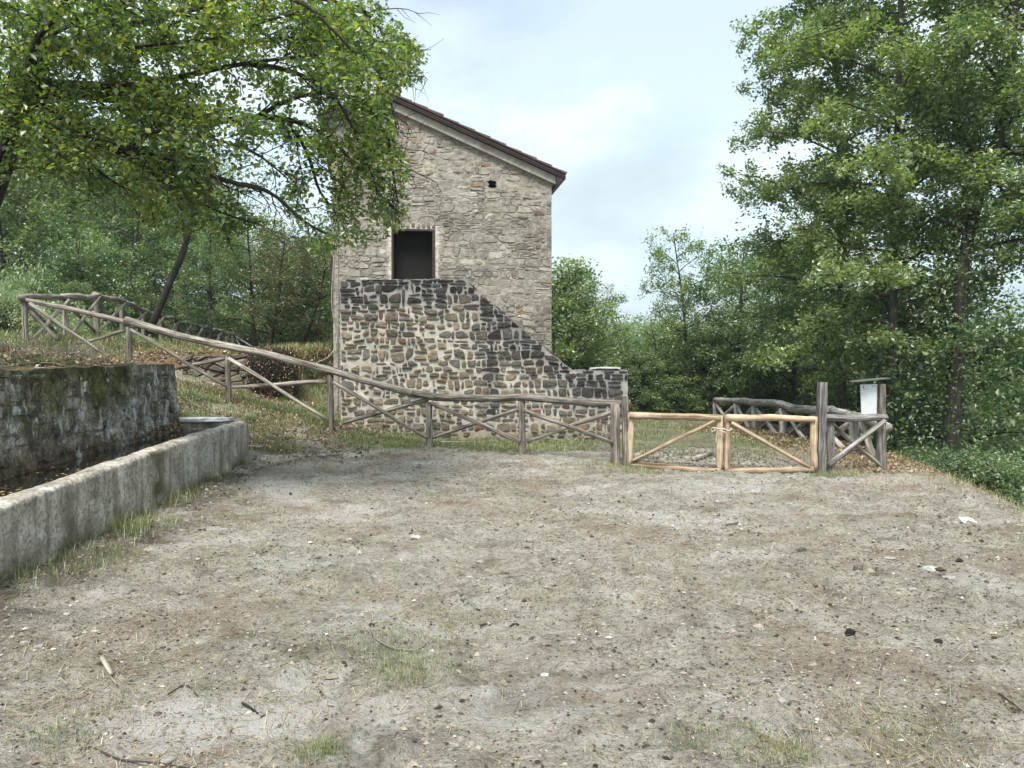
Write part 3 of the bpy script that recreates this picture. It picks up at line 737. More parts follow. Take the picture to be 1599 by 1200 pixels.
# side and rear walls, reveals
WC = np.array([.36, .335, .29])
mb = MB()
HY1 = YH+HD
box(mb, HX0, HX0+.45, YH+.02, HY1, -.6, EAVL-.02, col=WC); mb.build('side_wall', M_mortar, house)
mb = MB(); box(mb, HX1-.45, HX1, YH+.02, HY1, -.6, EAVE-.02, col=WC); mb.build('side_wall', M_mortar, house)
mb = MB()
rw = [(HX0+.45, -.6), (HX1-.45, -.6), (HX1-.45, float(htop(HX1-.45))-.03), (RX, RZ-.03), (HX0+.45, float(htop(HX0+.45))-.03)]
for y_, fl in ((HY1, 1), (HY1-.45, 0)):
    P = [(a, y_, b) for a, b in rw]; mb.add(P, [np.array([[4, 3, 2, 1, 0] if fl else [0, 1, 2, 3, 4]])], col=np.tile(WC, (5, 1)))
mb.build('rear_wall', M_mortar, house)
mb = MB()
for (a0, a1, b0, b1) in ((DX0-.2, DX0+.0, DZ0-.3, DZ1+.2), (DX1-.0, DX1+.2, DZ0-.3, DZ1+.2), (DX0, DX1, DZ1, DZ1+.2)):
    box(mb, a0, a1, YH+.045, YH+.45, b0, b1, col=WC*.9)
box(mb, DX0, DX1, YH-.02, YH+.45, DZ0-.3, DZ0-.03, col=WC*.8)
mb.build('door_reveal', M_mortar, house)
doorway = MB()
fw = .045
box(doorway, DX0, DX0+fw, YH-.02, YH+.10, DZ0-.02, DZ1); box(doorway, DX1-fw-.02, DX1, YH-.02, YH+.10, DZ0-.02, DZ1); box(doorway, DX0+fw, DX1-fw-.02, YH-.03, YH+.09, DZ1-fw, DZ1)
dfr = doorway.build('door_frame', M_doorframe, house)
mb = MB(); box(mb, DX0+.001, DX1-.001, YH+.33, YH+.37, DZ0-.02, DZ1-.002); mb.build('doorway', M_doorshade, house)  # dark sheet added in place of the unlit interior behind the opening
for k in range(9):   # lintel bricks over the door
    a = DX0-.03+k*(DX1-DX0+.06)/9; mb = MB(); V, F_ = rock_verts(r3, .042, .02, .055, 1)
    mb.add(V+[a+.055, YH-.015, DZ1+.085+r3.normal(0, .008)], F_, col=np.tile(np.array([.27, .24, .19])*r3.uniform(.6, 1.3), (len(V), 1))); mb.build('lintel_stone', M_stone, house)
# deep socket behind the hole
mb = MB()
P = [(HCX-.16, YH+.03, HCZ-.15), (HCX+.16, YH+.03, HCZ-.15), (HCX+.16, YH+.03, HCZ+.15), (HCX-.16, YH+.03, HCZ+.15), (HCX-.12, YH+.42, HCZ-.12), (HCX+.12, YH+.42, HCZ-.12), (HCX+.12, YH+.42, HCZ+.12), (HCX-.12, YH+.42, HCZ+.12)]
mb.add(P, [np.array([[0, 1, 5, 4], [1, 2, 6, 5], [2, 3, 7, 6], [3, 0, 4, 7], [4, 5, 6, 7]])], col=np.tile([.12, .11, .09], (8, 1))); mb.build('socket', M_mortar, house)
# shutter and downpipe on the left side
mb = MB(); box(mb, HX0-.10, HX0-.045, YH+.25, YH+1.0, hz(440), hz(403)+.1); mb.build('shutter', M_doorframe, house)
mb = MB(); tube(mb, [(HX0-.07, YH+.15, hz(275)), (HX0-.07, YH+.15, EAVL-.1)], .045, 8); mb.build('downpipe', M_doorframe, house, True)
# roof
roof = None
def slope_box(mb, x0, x1, dz0, dz1, y0, y1, left=False, **a):
    """prism following the slope between x0 and x1; dz0/dz1 are offsets above the wall-top line"""
    f = (lambda x: RZ-abs(PS)*(RX-x)) if left else (lambda x: EAVE+abs(PS)*(HX1-x))
    p = [(x0, y0, f(x0)+dz0), (x1, y0, f(x1)+dz0), (x1, y1, f(x1)+dz0), (x0, y1, f(x0)+dz0), (x0, y0, f(x0)+dz1), (x1, y0, f(x1)+dz1), (x1, y1, f(x1)+dz1), (x0, y1, f(x0)+dz1)]
    hexa(mb, p, **a)
mb = MB(); slope_box(mb, RX, HX1+.30, .145, .25, YH-.22, HY1+.2); slope_box(mb, HX0-.30, RX, .145, .25, YH-.22, HY1+.2, True)
roof = mb.build('roof', M_verge, house)
mb = MB(); slope_box(mb, RX, HX1+.08, -.05, .14, YH-.11, YH+.3); mb.build('cornice', M_cornice, roof)
mb = MB(); slope_box(mb, HX0-.08, RX-.003, -.05, .14, YH-.11, YH+.3, True); mb.build('cornice', M_cornice, roof)
mb = MB(); slope_box(mb, RX, HX1+.31, .255, .285, YH-.25, YH-.1); slope_box(mb, RX, HX1+.30, .19, .205, YH-.235, YH-.2); mb.build('verge_strip', M_tile, roof)
# eave board (dark underside at the low end)
mb = MB(); f = lambda x: EAVE+abs(PS)*(HX1-x)
xe0, xe1 = HX1+.085, HX1+.30
mb.add([(xe0, YH-.2, f(xe0)-.1), (xe1, YH-.2, f(xe1)+.14), (xe1, HY1, f(xe1)+.14), (xe0, HY1, f(xe0)-.1), (xe0, YH-.2, f(xe0)+.14), (xe0, HY1, f(xe0)+.14)], [np.array([[0, 3, 2, 1], [0, 4, 5, 3]]), np.array([[0, 1, 4]])]); mb.build('eave_board', M_verge, roof)
def tile_mesh(L, r):
    mbt = MB(); a = np.linspace(0, math.pi, 7); V = []
    for t, rr in ((0, r), (L, r*.8)):
        V += [(t, -math.cos(q)*rr, math.sin(q)*rr*.6) for q in a]
    for t, rr in ((0, r-.014), (L, r*.8-.014)):
        V += [(t, -math.cos(q)*rr, math.sin(q)*rr*.6) for q in a]
    F_ = [(i, i+1, i+8, i+7) for i in range(6)]+[(14+i, 21+i, 22+i, 15+i) for i in range(6)]+[(i, 14+i, 15+i, i+1) for i in range(6)]+[(0, 7, 21, 14), (6, 20, 27, 13)]
    mbt.add(V, [np.array(F_)]); return mbt
me_t = tile_mesh(.46, .10).mesh('roof_tile', M_tile)
TV = np.array([v.co for v in me_t.vertices]); TF = np.array([list(p.vertices) for p in me_t.polygons])
ang = math.atan(abs(PS)); Lr = math.hypot(HX1+.33-RX, abs(PS)*(HX1+.33-RX)); rest = MB()
nT = int(Lr/.40); nC = int((HD+.4)/.2)
for side in (0, 1):
    Ls = Lr if side == 0 else math.hypot(1, PS)*(RX-HX0+.33); nT = int(Ls/.40)+1
    for c in range(nC):
        for k in range(nT):
            u = Ls-k*.40 if side == 0 else Ls-k*.40
            y_ = YH-.13+c*.2; jz = r3.normal(0, .006); ja = ang*(1)-.045+r3.normal(0, .01)
            if side == 0: px_, pz_ = RX+u*math.cos(ang), RZ-u*math.sin(ang)+.29+jz
            else: px_, pz_ = RX-u*math.cos(ang), RZ-u*math.sin(ang)+.29+jz
            ca, sa = math.cos(ja), math.sin(ja); s_ = -1 if side == 0 else 1
            V = np.column_stack([s_*(TV[:, 0]*ca)+TV[:, 2]*sa*(1 if side == 0 else -1), TV[:, 1], TV[:, 0]*sa+TV[:, 2]*ca])+[px_, y_, pz_]
            if c < 2 and side == 0:
                mb = MB(); mb.add(V, [TF]); mb.build('roof_tile', M_tile, roof)
            else: rest.add(V, [TF])
tag(rest.build('roof_tiles', M_tile, roof), kind='stuff')
# cable from the corner, hanging to the left
mb = MB(); tube(mb, smooth_path([(HX0-.01, YH-.03, hz(300)), (HX0+.02, YH-.04, hz(400)), (HX0+.01, YH-.05, hz(500)), at(526, 520, YH), at(520, 545, YH-.2), at(505, 560, YH-.5), at(488, 567, 16.6), at(476, 574, 16.2)], 40), .011, 5)
mb.build('cable', M_cable, house, True)
mb = MB(); tube(mb, smooth_path([(HX0+.10, YH-.035, hz(310)), (HX0+.12, YH-.04, hz(450)), (HX0+.09, YH-.04, hz(640))], 30), .010, 5); mb.build('conduit', M_cable, house, True)

# ------------------------------------------------------------------ logs
def log(parent, a, b, r, mat, name, wob=.02, sides=9, n=9, taper=.12, sag=0, square=False, knots=.06):
    a = np.asarray(a, float); b = np.asarray(b, float); L = np.linalg.norm(b-a)
    n = max(4, int(n)); t = np.linspace(0, 1, n)[:, None]
    p = a+(b-a)*t
    d, u, w = frames(p)
    ph = rng.random(4)*6.28
    off = wob*(np.sin(t*5.1+ph[0])*.6+np.sin(t*11+ph[1])*.4)*np.sin(t*math.pi)**.5
    off2 = wob*(np.sin(t*4.3+ph[2])*.6+np.sin(t*9+ph[3])*.4)*np.sin(t*math.pi)**.5
    p = p+off*u+off2*w; p[:, 2] -= sag*(4*t[:, 0]*(1-t[:, 0]))
    rad = r*(1+taper*(.5-t[:, 0])*2)*(1+knots*rng.normal(0, 1, n))
    mb = MB()
    if square: tube(mb, p, rad*1.15, 4, phase=math.pi/4)
    else: tube(mb, p, rad, sides, rough=.04)
    return mb.build(name, mat, parent, not square)
def fence_from(parent, posts, rails, braces, r_post, r_rail, r_br, mats, wob=.03):
    for (x, y, zt_) in posts:
        g_ = float(gz(x, y)); log(parent, (x, y, g_-.25), (x+rng.normal(0, .015), y, zt_), r_post*rng.uniform(.9, 1.12), mats[0], 'post', .008, taper=.04, n=7)
    for a, b in rails: log(parent, a, b, r_rail*rng.uniform(.9, 1.1), mats[1], 'rail', wob, n=12)
    for a, b in braces: log(parent, a, b, r_br*rng.uniform(.85, 1.15), mats[2], 'brace', .015, sides=7, n=7)

# front fence climbing the bank
FP = [(960, 630, 11.8), (815, 624, 13.0), (670, 628, 14.0), (515, 583, 14.5), (355, 556, 15.0), (200, 510, 15.3), (37, 468, 15.4)]
fpx = [p[0] for p in FP][::-1]; fY = [p[2] for p in FP][::-1]
def fy(px): return float(np.interp(px, fpx, fY))
f1_ = thing('rustic_fence', 'weathered pole fence climbing from the gate up the bank past the stair', 'fence', (1.6, 11.8, 0))
posts = [(*at(p[0], p[1], p[2])[:2], at(p[0], p[1], p[2])[2]) for p in FP]
RL = [(982, 629), (892, 626), (815, 620), (735, 621), (645, 615), (560, 592), (515, 577), (430, 556), (355, 540), (270, 520), (197, 500), (120, 484), (33, 466)]
def F3(px, py, dy=0.): return at(px, py, fy(px)+dy)
def rail(parent, pts, r, mat, dy=0., name='rail', n=22, taper=None, rough=.035):
    P = np.array([F3(a, b, dy) if len((a, b)) == 2 else None for a, b in pts]); q = smooth_path(P, n)
    q[:, 2] += np.cumsum(rng.normal(0, .002, n)); rr = np.linspace(r[0], r[1], n)*(1+.05*rng.normal(0, 1, n))
    mb = MB(); tube(mb, q, rr, 10, rough=rough); return mb.build(name, mat, parent, True)
rail(f1_, [(984, 630), (930, 629), (892, 627), (860, 624), (815, 620), (780, 622), (735, 621), (690, 620), (645, 613)], (.062, .075), M_wood)
rail(f1_, [(650, 616), (610, 606), (560, 592), (515, 578), (470, 568), (430, 557), (390, 548), (355, 541), (270, 522), (196, 500)], (.068, .08), M_wood)
rail(f1_, [(203, 505), (150, 492), (100, 480), (60, 472), (32, 466)], (.058, .05), M_woodpale)
for (x, y, zt_) in posts: log(f1_, (x, y+.03, float(gz(x, y))-.25), (x, y+.03, zt_-.01), .062*rng.uniform(.9, 1.1), M_wood, 'post', .008, taper=.04, n=7)
for a, b, dy, m_ in [((818, 641), (958, 692), -.07, M_wood), ((957, 643), (824, 690), .09, M_woodpale),
                 ((674, 630), (812, 690), -.07, M_wood), ((812, 638), (676, 684), .09, M_wood),
                 ((521, 597), (667, 684), -.07, M_wood), ((668, 624), (536, 661), .09, M_wood),
                 ((357, 560), (510, 655), -.07, M_woodpale), ((510, 596), (363, 605), .09, M_woodpale),
                 ((204, 515), (352, 603), -.07, M_wood), ((351, 560), (268, 577), .09, M_wood),
                 ((47, 474), (158, 552), -.07, M_woodpale), ((197, 516), (120, 538), .09, M_wood), ((40, 480), (92, 531), .1, M_wood)]:
    log(f1_, F3(*a, dy), F3(*b, dy), .037*rng.uniform(.9, 1.1), m_, 'brace', .012, sides=8, n=9)

# upper fence running back from the corner post
f2_ = thing('rustic_fence', 'long grey pole fence with crossed braces running back along the top terrace', 'fence', (-10.6, 17.4, 2.2))
base0 = at(37, 467, 15.4); tops = [base0]; nb = 12
tz_ = [467, 466, 462, 472, 486, 494, 501, 507, 511, 515, 518, 521, 524]
for k in range(1, nb+1):
    Y = 15.4+2.05*k; X = base0[0]-.2*(Y-15.4); py = tz_[k]; px = 799.5+X/Y*FPX; tops.append(at(px, py, Y))
for k, t in enumerate(tops):
    if k: log(f2_, (t[0], t[1], t[2]-1.15), (t[0], t[1], t[2]-.02), .07, M_wood, 'post', .008, n=5)
for k in range(nb):
    a, b = tops[k].copy(), tops[k+1].copy()
    log(f2_, a+[0, -.1, .02], b+[0, .12, .02], .072 if k > 0 else .06, M_woodpale if k < 3 else M_grey, 'rail', .05, n=9)
    lo = np.array([0, 0, -.95])
    log(f2_, b+[.08, 0, -.05], a+lo+[.08, 0, .0], .042, M_woodpale, 'brace', .012, sides=7, n=6)
    log(f2_, a+[-.05, 0, -.05], b+lo+[-.05, 0, 0], .042, M_wood, 'brace', .012, sides=7, n=6)
# its far end coming down to the house
f3_ = thing('rustic_fence', 'slender fence descending through the scrub just left of the house', 'fence', (-12, 30, 1.5))
E = [tops[-1], at(392, 541, 37), at(440, 558, 34), at(478, 574, 30)]
E2 = [at(466, 577, 23.5), at(492, 583, 23), at(521, 586, 22.5)]
for a, b in zip(E[:-1], E[1:]):
    log(f3_, a, b, .05, M_grey, 'rail', .03, n=7); log(f3_, a+[0, 0, -.05], b+[0, 0, -.8], .035, M_grey, 'brace', .01, n=5)
for p in E[1:]: log(f3_, p+[0, 0, -1.3], p, .055, M_grey, 'post', .01, n=4)
f4_ = thing('rustic_fence', 'short low fence on the grass between the ivy bank and the house corner', 'fence', (-6.5, 23, 1.0))
for a, b in zip(E2[:-1], E2[1:]):
    log(f4_, a, b, .035, M_woodpale, 'rail', .02, n=6); log(f4_, a+[0, 0, -.05], b+[0, 0, -.7], .03, M_woodpale, 'brace', .01, n=5); log(f4_, b+[0, 0, -.05], a+[0, 0, -.7], .03, M_woodpale, 'brace', .01, n=5)
for p in E2: log(f4_, p+[0, 0, -1.0], p+[0, 0, .02], .04, M_grey, 'post', .01, n=4)

# gate
YG0, YG1 = 11.6, 10.95
def gy(px): return lerp(YG0, YG1, (px-985)/(1275-985))
def G3(px, py, dy=0): return at(px, py, gy(px)+dy)
gp1 = thing('gate_post', 'weathered double post ending the pole fence at the left of the gate', 'post', tuple(at(975, 725, 11.6)))
log(gp1, at(977, 740, 11.62), at(976, 619, 11.62), .058, M_wood, 'squared_post', .006, square=True, n=7, taper=.02)
log(gp1, at(963, 738, 11.7), at(963, 632, 11.7), .055, M_wood, 'round_post', .006, n=7)
gp2 = thing('gate_post', 'tall grey squared post standing at the right end of the gate', 'post', tuple(at(1283, 738, 10.98)))
log(gp2, at(1281, 748, 11.0), at(1284, 597, 11.0), .066, M_grey, 'squared_post', .006, square=True, n=7, taper=-.04)
def leaf_gate(label, xa, xb, ytop, ybot, diag):
    t = thing('wooden_gate_leaf', label, 'gate', tuple(G3((xa+xb)/2, max(ybot))), 'two leaves of the pole gate')
    log(t, G3(xa, ytop[0]-4), G3(xa-1, ybot[0]+3), .052, M_fresh, 'stile', .008, n=9, taper=.03)
    log(t, G3(xb, ytop[1]-4), G3(xb, ybot[1]+3), .052, M_fresh, 'stile', .01, n=9, taper=.03)
    log(t, G3(xa-2, ytop[0], -.04), G3(xb+2, ytop[1], -.04), .052, M_fresh, 'top_rail', .012, n=11, taper=.1)
    log(t, G3(xa, ybot[0], -.03), G3(xb, ybot[1], -.03), .048, M_fresh, 'bottom_rail', .014, n=11)
    log(t, G3(*diag[0], -.05), G3(*diag[1], -.05), .030, M_fresh, 'diagonal', .012, n=9, sides=8)
    return t
leaf_gate('left leaf of the fresh orange pole gate, its diagonal rising to the middle', 985, 1124, (649, 653), (725, 736), ((988, 721), (1116, 657)))
leaf_gate('right leaf of the fresh orange pole gate, its diagonal falling to the right', 1136, 1271, (652, 655), (737, 733), ((1142, 660), (1266, 731)))
rope = MB()
tube(rope, smooth_path([G3(1110, 671, -.09), G3(1114, 668, -.12), G3(1122, 670, -.12), G3(1130, 670, -.12), G3(1138, 673, -.12), G3(1142, 670, -.07), G3(1132, 668, .07), G3(1120, 670, .07), G3(1116, 671, -.05), G3(1128, 674, -.12), G3(1134, 676, -.12)], 50), .009, 5)
tube(rope, smooth_path([G3(1110, 671, -.09), G3(1113, 674, -.10), G3(1119, 671, -.11), G3(1119, 680, -.1), G3(1118, 692, -.09)], 24), .008, 5)
tag(rope.build('rope', M_rope, None, True), 'thin pale cord tied round the two middle stiles of the gate', 'rope')

# fence right of the gate
f5_ = thing('rustic_fence', 'short grey crossed pole panel between the tall gate post and the corner', 'fence', tuple(at(1337, 738, 11.1)))
def R3(px, py, Y): return at(px, py, Y)
log(f5_, R3(1297, 746, 11.1), R3(1297, 655, 11.1), .058, M_grey, 'post', .006, n=6)
log(f5_, R3(1376, 748, 11.25), R3(1376, 656, 11.25), .075, M_grey, 'post', .008, square=False, n=6)
rr_ = MB(); tube(rr_, smooth_path([R3(1288, 652, 11.0), R3(1310, 653, 11.05), R3(1340, 654, 11.1), R3(1362, 652, 11.15), R3(1383, 653, 11.2)], 16), np.linspace(.05, .058, 16)*(1+.05*rng.normal(0, 1, 16)), 10); rr_.build('rail', M_grey, f5_, True)
log(f5_, R3(1294, 727, 11.0), R3(1382, 657, 11.1), .040, M_grey, 'brace', .008, n=7)
log(f5_, R3(1300, 664, 11.2), R3(1384, 736, 11.2), .032, M_wood, 'brace', .008, n=7)
f6_ = thing('rustic_fence', 'crooked silver grey log fence running back behind the right gate leaf', 'fence', tuple(at(1230, 690, 19)))
BP = [(1334, 656, 14.0, 728), (1276, 645, 16.3, 712), (1222, 638, 18.6, 690), (1178, 633, 20.6, 683), (1150, 630, 22.3, 677), (1117, 627, 24, 668)]
for (px, py, Y, pb) in BP: log(f6_, R3(px, pb+4, Y), R3(px, py, Y), .10 if Y < 20 else .085, M_silver, 'post', .012, n=5)
pts = [R3(1386, 668, 12.2), R3(1352, 655, 13.2), R3(1334, 650, 14.0), R3(1300, 642, 15.3), R3(1276, 641, 16.3), R3(1240, 639, 17.8), R3(1222, 632, 18.6), R3(1195, 629, 19.8), R3(1178, 629, 20.6), R3(1160, 626, 21.6), R3(1150, 626, 22.3), R3(1117, 625, 24)]
for a, b, r_ in ((0, 3, .085), (3, 5, .105), (5, 9, .10), (8, 11, .09)):
    P = smooth_path(np.array(pts[a:b+1]), 14); mb = MB(); tube(mb, P, r_*(1+.07*rng.normal(0, 1, 14)), 10, rough=.04); mb.build('rail', M_silver, f6_, True)
for a, b in zip(BP[:-1], BP[1:]):
    A0, A1, B0, B1 = R3(a[0], a[1]+3, a[2]), R3(a[0], a[3]-1, a[2]), R3(b[0], b[1]+3, b[2]), R3(b[0], b[3]-1, b[2])
    log(f6_, A1+[-.1, -.12, .02], B0+[0, -.1, 0], .055, M_silver, 'brace', .02, n=6, sides=8); log(f6_, A0+[0, .1, 0], B1+[0, .1, 0], .055, M_silver, 'brace', .02, n=6, sides=8)
log(f6_, R3(1346, 660, 13.2), R3(1368, 722, 12.6), .06, M_woodpale, 'brace', .02, n=6)
log(f6_, R3(1300, 686, 14.6), R3(1320, 702, 14.2), .06, M_woodpale, 'brace', .01, n=6)
f7_ = thing('rustic_fence', 'thin low pole fence far behind the left gate leaf', 'fence', tuple(at(1040, 655, 29)))
BP2 = [(984, 636, 30), (1018, 638, 29.5), (1052, 641, 28.5), (1086, 643, 27.5), (1114, 648, 26.5)]
for (px, py, Y) in BP2: log(f7_, R3(px, py+28, Y), R3(px, py, Y), .05, M_grey, 'post', .01, n=4)
for a, b in zip(BP2[:-1], BP2[1:]):
    log(f7_, R3(*a), R3(*b), .055, M_woodpale, 'rail', .03, n=6); log(f7_, R3(a[0], a[1]+2, a[2]), R3(b[0], b[1]+20, b[2]), .04, M_grey, 'brace', .01, n=4); log(f7_, R3(b[0], b[1]+2, b[2]), R3(a[0], a[1]+20, a[2]), .04, M_grey, 'brace', .01, n=4)

# information board
ib = thing('information_board', 'small notice board with white sheet and plank roof behind the right fence corner', 'sign', tuple(at(1376, 735, 12.9)))
log(ib, at(1377, 745, 12.9), at(1377, 600, 12.9), .065, M_wood, 'post', .006, square=True, n=5)
a = at(1344, 601, 12.55); b = at(1370, 600, 12.9); a2 = at(1346, 647, 12.55); b2 = at(1369, 649, 12.9)
nvec = np.array([-.5, .3, 0]); nvec = nrm(np.cross(b-a, [0, 0, 1.]))*.012
mb = MB(); hexa(mb, [a2, b2, b2-nvec, a2-nvec, a, b, b-nvec, a-nvec]); pan = mb.build('white_sheet', M_white, ib)
pr = MB(); fn = nvec*.12
for k, (u0, u1, v0, v1) in enumerate([(.12, .2, .05, .12), (.66, .92, .05, .07), (.66, .92, .085, .105), (.12, .85, .15, .162), (.25, .5, .24, .34), (.25, .45, .40, .42), (.22, .42, .60, .66), (.3, .45, .7, .72)]):
    q = lambda u, v: lerp(lerp(a, b, u), lerp(a2, b2, u), v)+fn
    pr.add([q(u0, v1), q(u1, v1), q(u1, v0), q(u0, v0)], [np.array([[0, 1, 2, 3]])])
pr.build('print', M_grayink, pan)
mb = MB(); c0, c1 = at(1333, 597, 12.2), at(1384, 592, 13.1); up = np.array([0, 0, .022]); wv = nrm(np.cross(c1-c0, [0, 0, 1.]))*.07
hexa(mb, [c0-wv, c1-wv, c1+wv, c0+wv, c0-wv+up, c1-wv+up, c1+wv+up, c0+wv+up], lc=np.zeros(3)); mb.build('roof_plank', M_grey, ib)

# ------------------------------------------------------------------ trough
def tl(y): return -3.55-.101*(y-3.9)       # outer face line
TY0, TY1 = 2.2, 12.25
trough = thing('stone_trough', 'long grey concrete drinking trough along the mossy wall', 'trough', (tl(TY1), TY1, 0))
def m_conc():
    m, n, l = newmat('stained_concrete'); pos = geo_pos(n)
    a = noise(n, l, pos, 2.2, 7, .65); b = noise(n, l, pos, 30, 6, .7)
    mp_ = N(n, 'ShaderNodeMapping'); mp_.inputs['Scale'].default_value = (7, 7, .9); l.new(pos, mp_.inputs[0]); dr = noise(n, l, mp_.outputs[0], 1, 5, .6)
    col = ramp(n, l, a.outputs[0], [(.32, (.24, .22, .185)), (.5, (.48, .45, .39)), (.66, (.66, .64, .58))]).outputs[0]
    g_ = ramp(n, l, b.outputs[0], [(.35, (.42, .40, .37)), (.5, (1, 1, 1)), (.66, (1.3, 1.3, 1.3))]).outputs[0]; col = mixc(n, l, 1., col, g_, 'MULTIPLY')
    k = mapr(n, l, dr.outputs[0], .48, .62, 0, .6); col = mixc(n, l, k, col, (.15, .13, .095)); pt_ = noise(n, l, pos, 9, 6, .75); col = mixc(n, l, mapr(n, l, pt_.outputs[0], .56, .66, 0, .7), col, (.09, .085, .07))
    w = attr(n, 'wet').outputs['Fac']; col = mixc(n, l, w, col, (.085, .068, .035))
    return finish(m, n, l, col, .92, b.outputs[0], .8, .012, .15)
M_conc = m_conc()
yy = np.concatenate([np.arange(TY0, TY1-.02, .03), [TY1]])
def prof_grid(prof_pts, yy, sd):
    """prof_pts: list of (offset into trough from outer face, z) ; returns grid"""
    pr_ = []
    for (a, za), (b, zb) in zip(prof_pts[:-1], prof_pts[1:]):
        k = max(2, int(max(abs(b-a), abs(zb-za))/.03)); 
        for i in range(k): pr_.append((lerp(a, b, i/k), lerp(za, zb, i/k)))
    pr_.append(prof_pts[-1]); pr_ = np.array(pr_)
    Yg, O = np.meshgrid(yy, pr_[:, 0]); Zg = np.tile(pr_[:, 1][:, None], (1, len(yy)))
    nz = (fbm(Yg*6+O*7, Zg*6+O*11, sd, 4)-.5)*.035+(fbm(Yg*20, Zg*20+O*20, sd+3, 2)-.5)*.012
    Xg = tl(Yg)-O+nz; Zn = Zg+(fbm(Yg*3, O*9, sd+5, 3)-.5)*.03*np.clip((Zg-.1)/.5, 0, 1)-.095*np.clip((9.5-Yg)/4.5, 0, 1.1)*np.clip(Zg/RIM, 0, 1)
    top = sst(.45, .62, Zg)
    return Xg, Yg, Zn, O, pr_
RIM, WALLT = .66, .23
Xg, Yg, Zg, O, pr_ = prof_grid([(-.015, -.3), (0, .1), (0, RIM-.025), (.025, RIM), (WALLT-.03, RIM), (WALLT, RIM-.03), (WALLT+.02, .1)], yy, 131)
wet = np.clip(.85*np.exp(-np.clip(Zg, 0, 9)/.12)*sst(.35, .6, fbm(Yg*2, Zg*3, 133, 3))*1.3+.8*np.exp(-((Yg-8.3)/.22)**2)*(O < .05)*sst(.3, .5, fbm(Yg*5, Zg*5, 135, 3))+(O > WALLT-.005)*.75, 0, .9)
mb = MB(); mb.add(np.stack([Xg, Yg, Zg], -1).reshape(-1, 3), gridF(*Xg.shape, True), wet=wet.ravel())
basin = mb.build('basin_wall', M_conc, trough, True)
# end wall + its outer face
xa, xb = tl(TY1)+.0, tl(TY1)-1.42
ex = np.linspace(xa, xb, 50); pz = [(TY1+.0, -.3), (TY1+.012, .1), (TY1, RIM-.02), (TY1-.02, RIM+.004), (TY1-.2, RIM), (TY1-.22, RIM-.03), (TY1-.24, .1)]
P2 = []
for (a, za), (b, zb) in zip(pz[:-1], pz[1:]):
    k = max(2, int(max(abs(b-a), abs(zb-za))/.03)); P2 += [(lerp(a, b, i/k), lerp(za, zb, i/k)) for i in range(k)]
P2.append(pz[-1]); P2 = np.array(P2)
Xe, Ye = np.meshgrid(ex, P2[:, 0]); Ze = np.tile(P2[:, 1][:, None], (1, 50)); Ye = Ye+(fbm(Xe*7, Ze*7, 141, 3)-.5)*.03; Ze = Ze+(fbm(Xe*7, Ye*7, 142, 3)-.5)*.03*(Ze > .3)
mb = MB(); mb.add(np.stack([Xe, Ye, Ze+.003], -1).reshape(-1, 3), gridF(*Xe.shape, True), wet=np.zeros(Xe.size)); mb.build('end_wall', M_conc, trough, True)
# back ledge & floor
mb = MB(); yb = np.linspace(TY0, TY1-.1, 260)
off = np.linspace(0, 1, 12); Yb, Ob = np.meshgrid(yb, off); xi = tl(Yb)-WALLT-.74-.10*(fbm(Yb*1.5, Yb*0, 143, 3)-.5); Xb = lerp(xi, wall_x(Yb)-.1, Ob)
Zb = .53+.15*Ob+(fbm(Xb*6, Yb*6, 145, 4)-.5)*.08; Zb[0] = .1
mb.add(np.stack([Xb, Yb, Zb], -1).reshape(-1, 3), gridF(12, 260, True), wet=np.full(Xb.size, .75)); mb.build('back_ledge', M_conc, trough, True)
m, n, l = newmat('dark_water'); pos = geo_pos(n); nz = noise(n, l, pos, 5, 3, .5)
M_water = finish(m, n, l, (.012, .013, .010), .06, nz.outputs[0], .08, .01, .5)
mb = MB(); Yw, Ow = np.meshgrid(np.linspace(TY0, TY1-.12, 60), np.linspace(WALLT-.02, WALLT+.95, 8)); mb.add(np.stack([tl(Yw)-Ow, Yw, np.full(Yw.shape, .545)], -1).reshape(-1, 3), gridF(8, 60, True)); tag(mb.build('water', M_water, trough, True), label='dark still water with floating leaves')
mb = MB(); V, F_ = rock_verts(np.random.default_rng(3), .52, .16, .045, 2); mb.add(V+[tl(12.1)-.75, 12.12, RIM+.035], F_)
tag(mb.build('whitewashed_slab', M_lime, trough, True), label='whitish slab on the far end')
# side closing behind/under so that the trough is solid at the near end
mb = MB(); box(mb, tl(TY0)-1.2, tl(TY0), TY0-.2, TY0-.002, -.2, RIM-.01, wet=0.); mb.build('near_end', M_conc, trough)

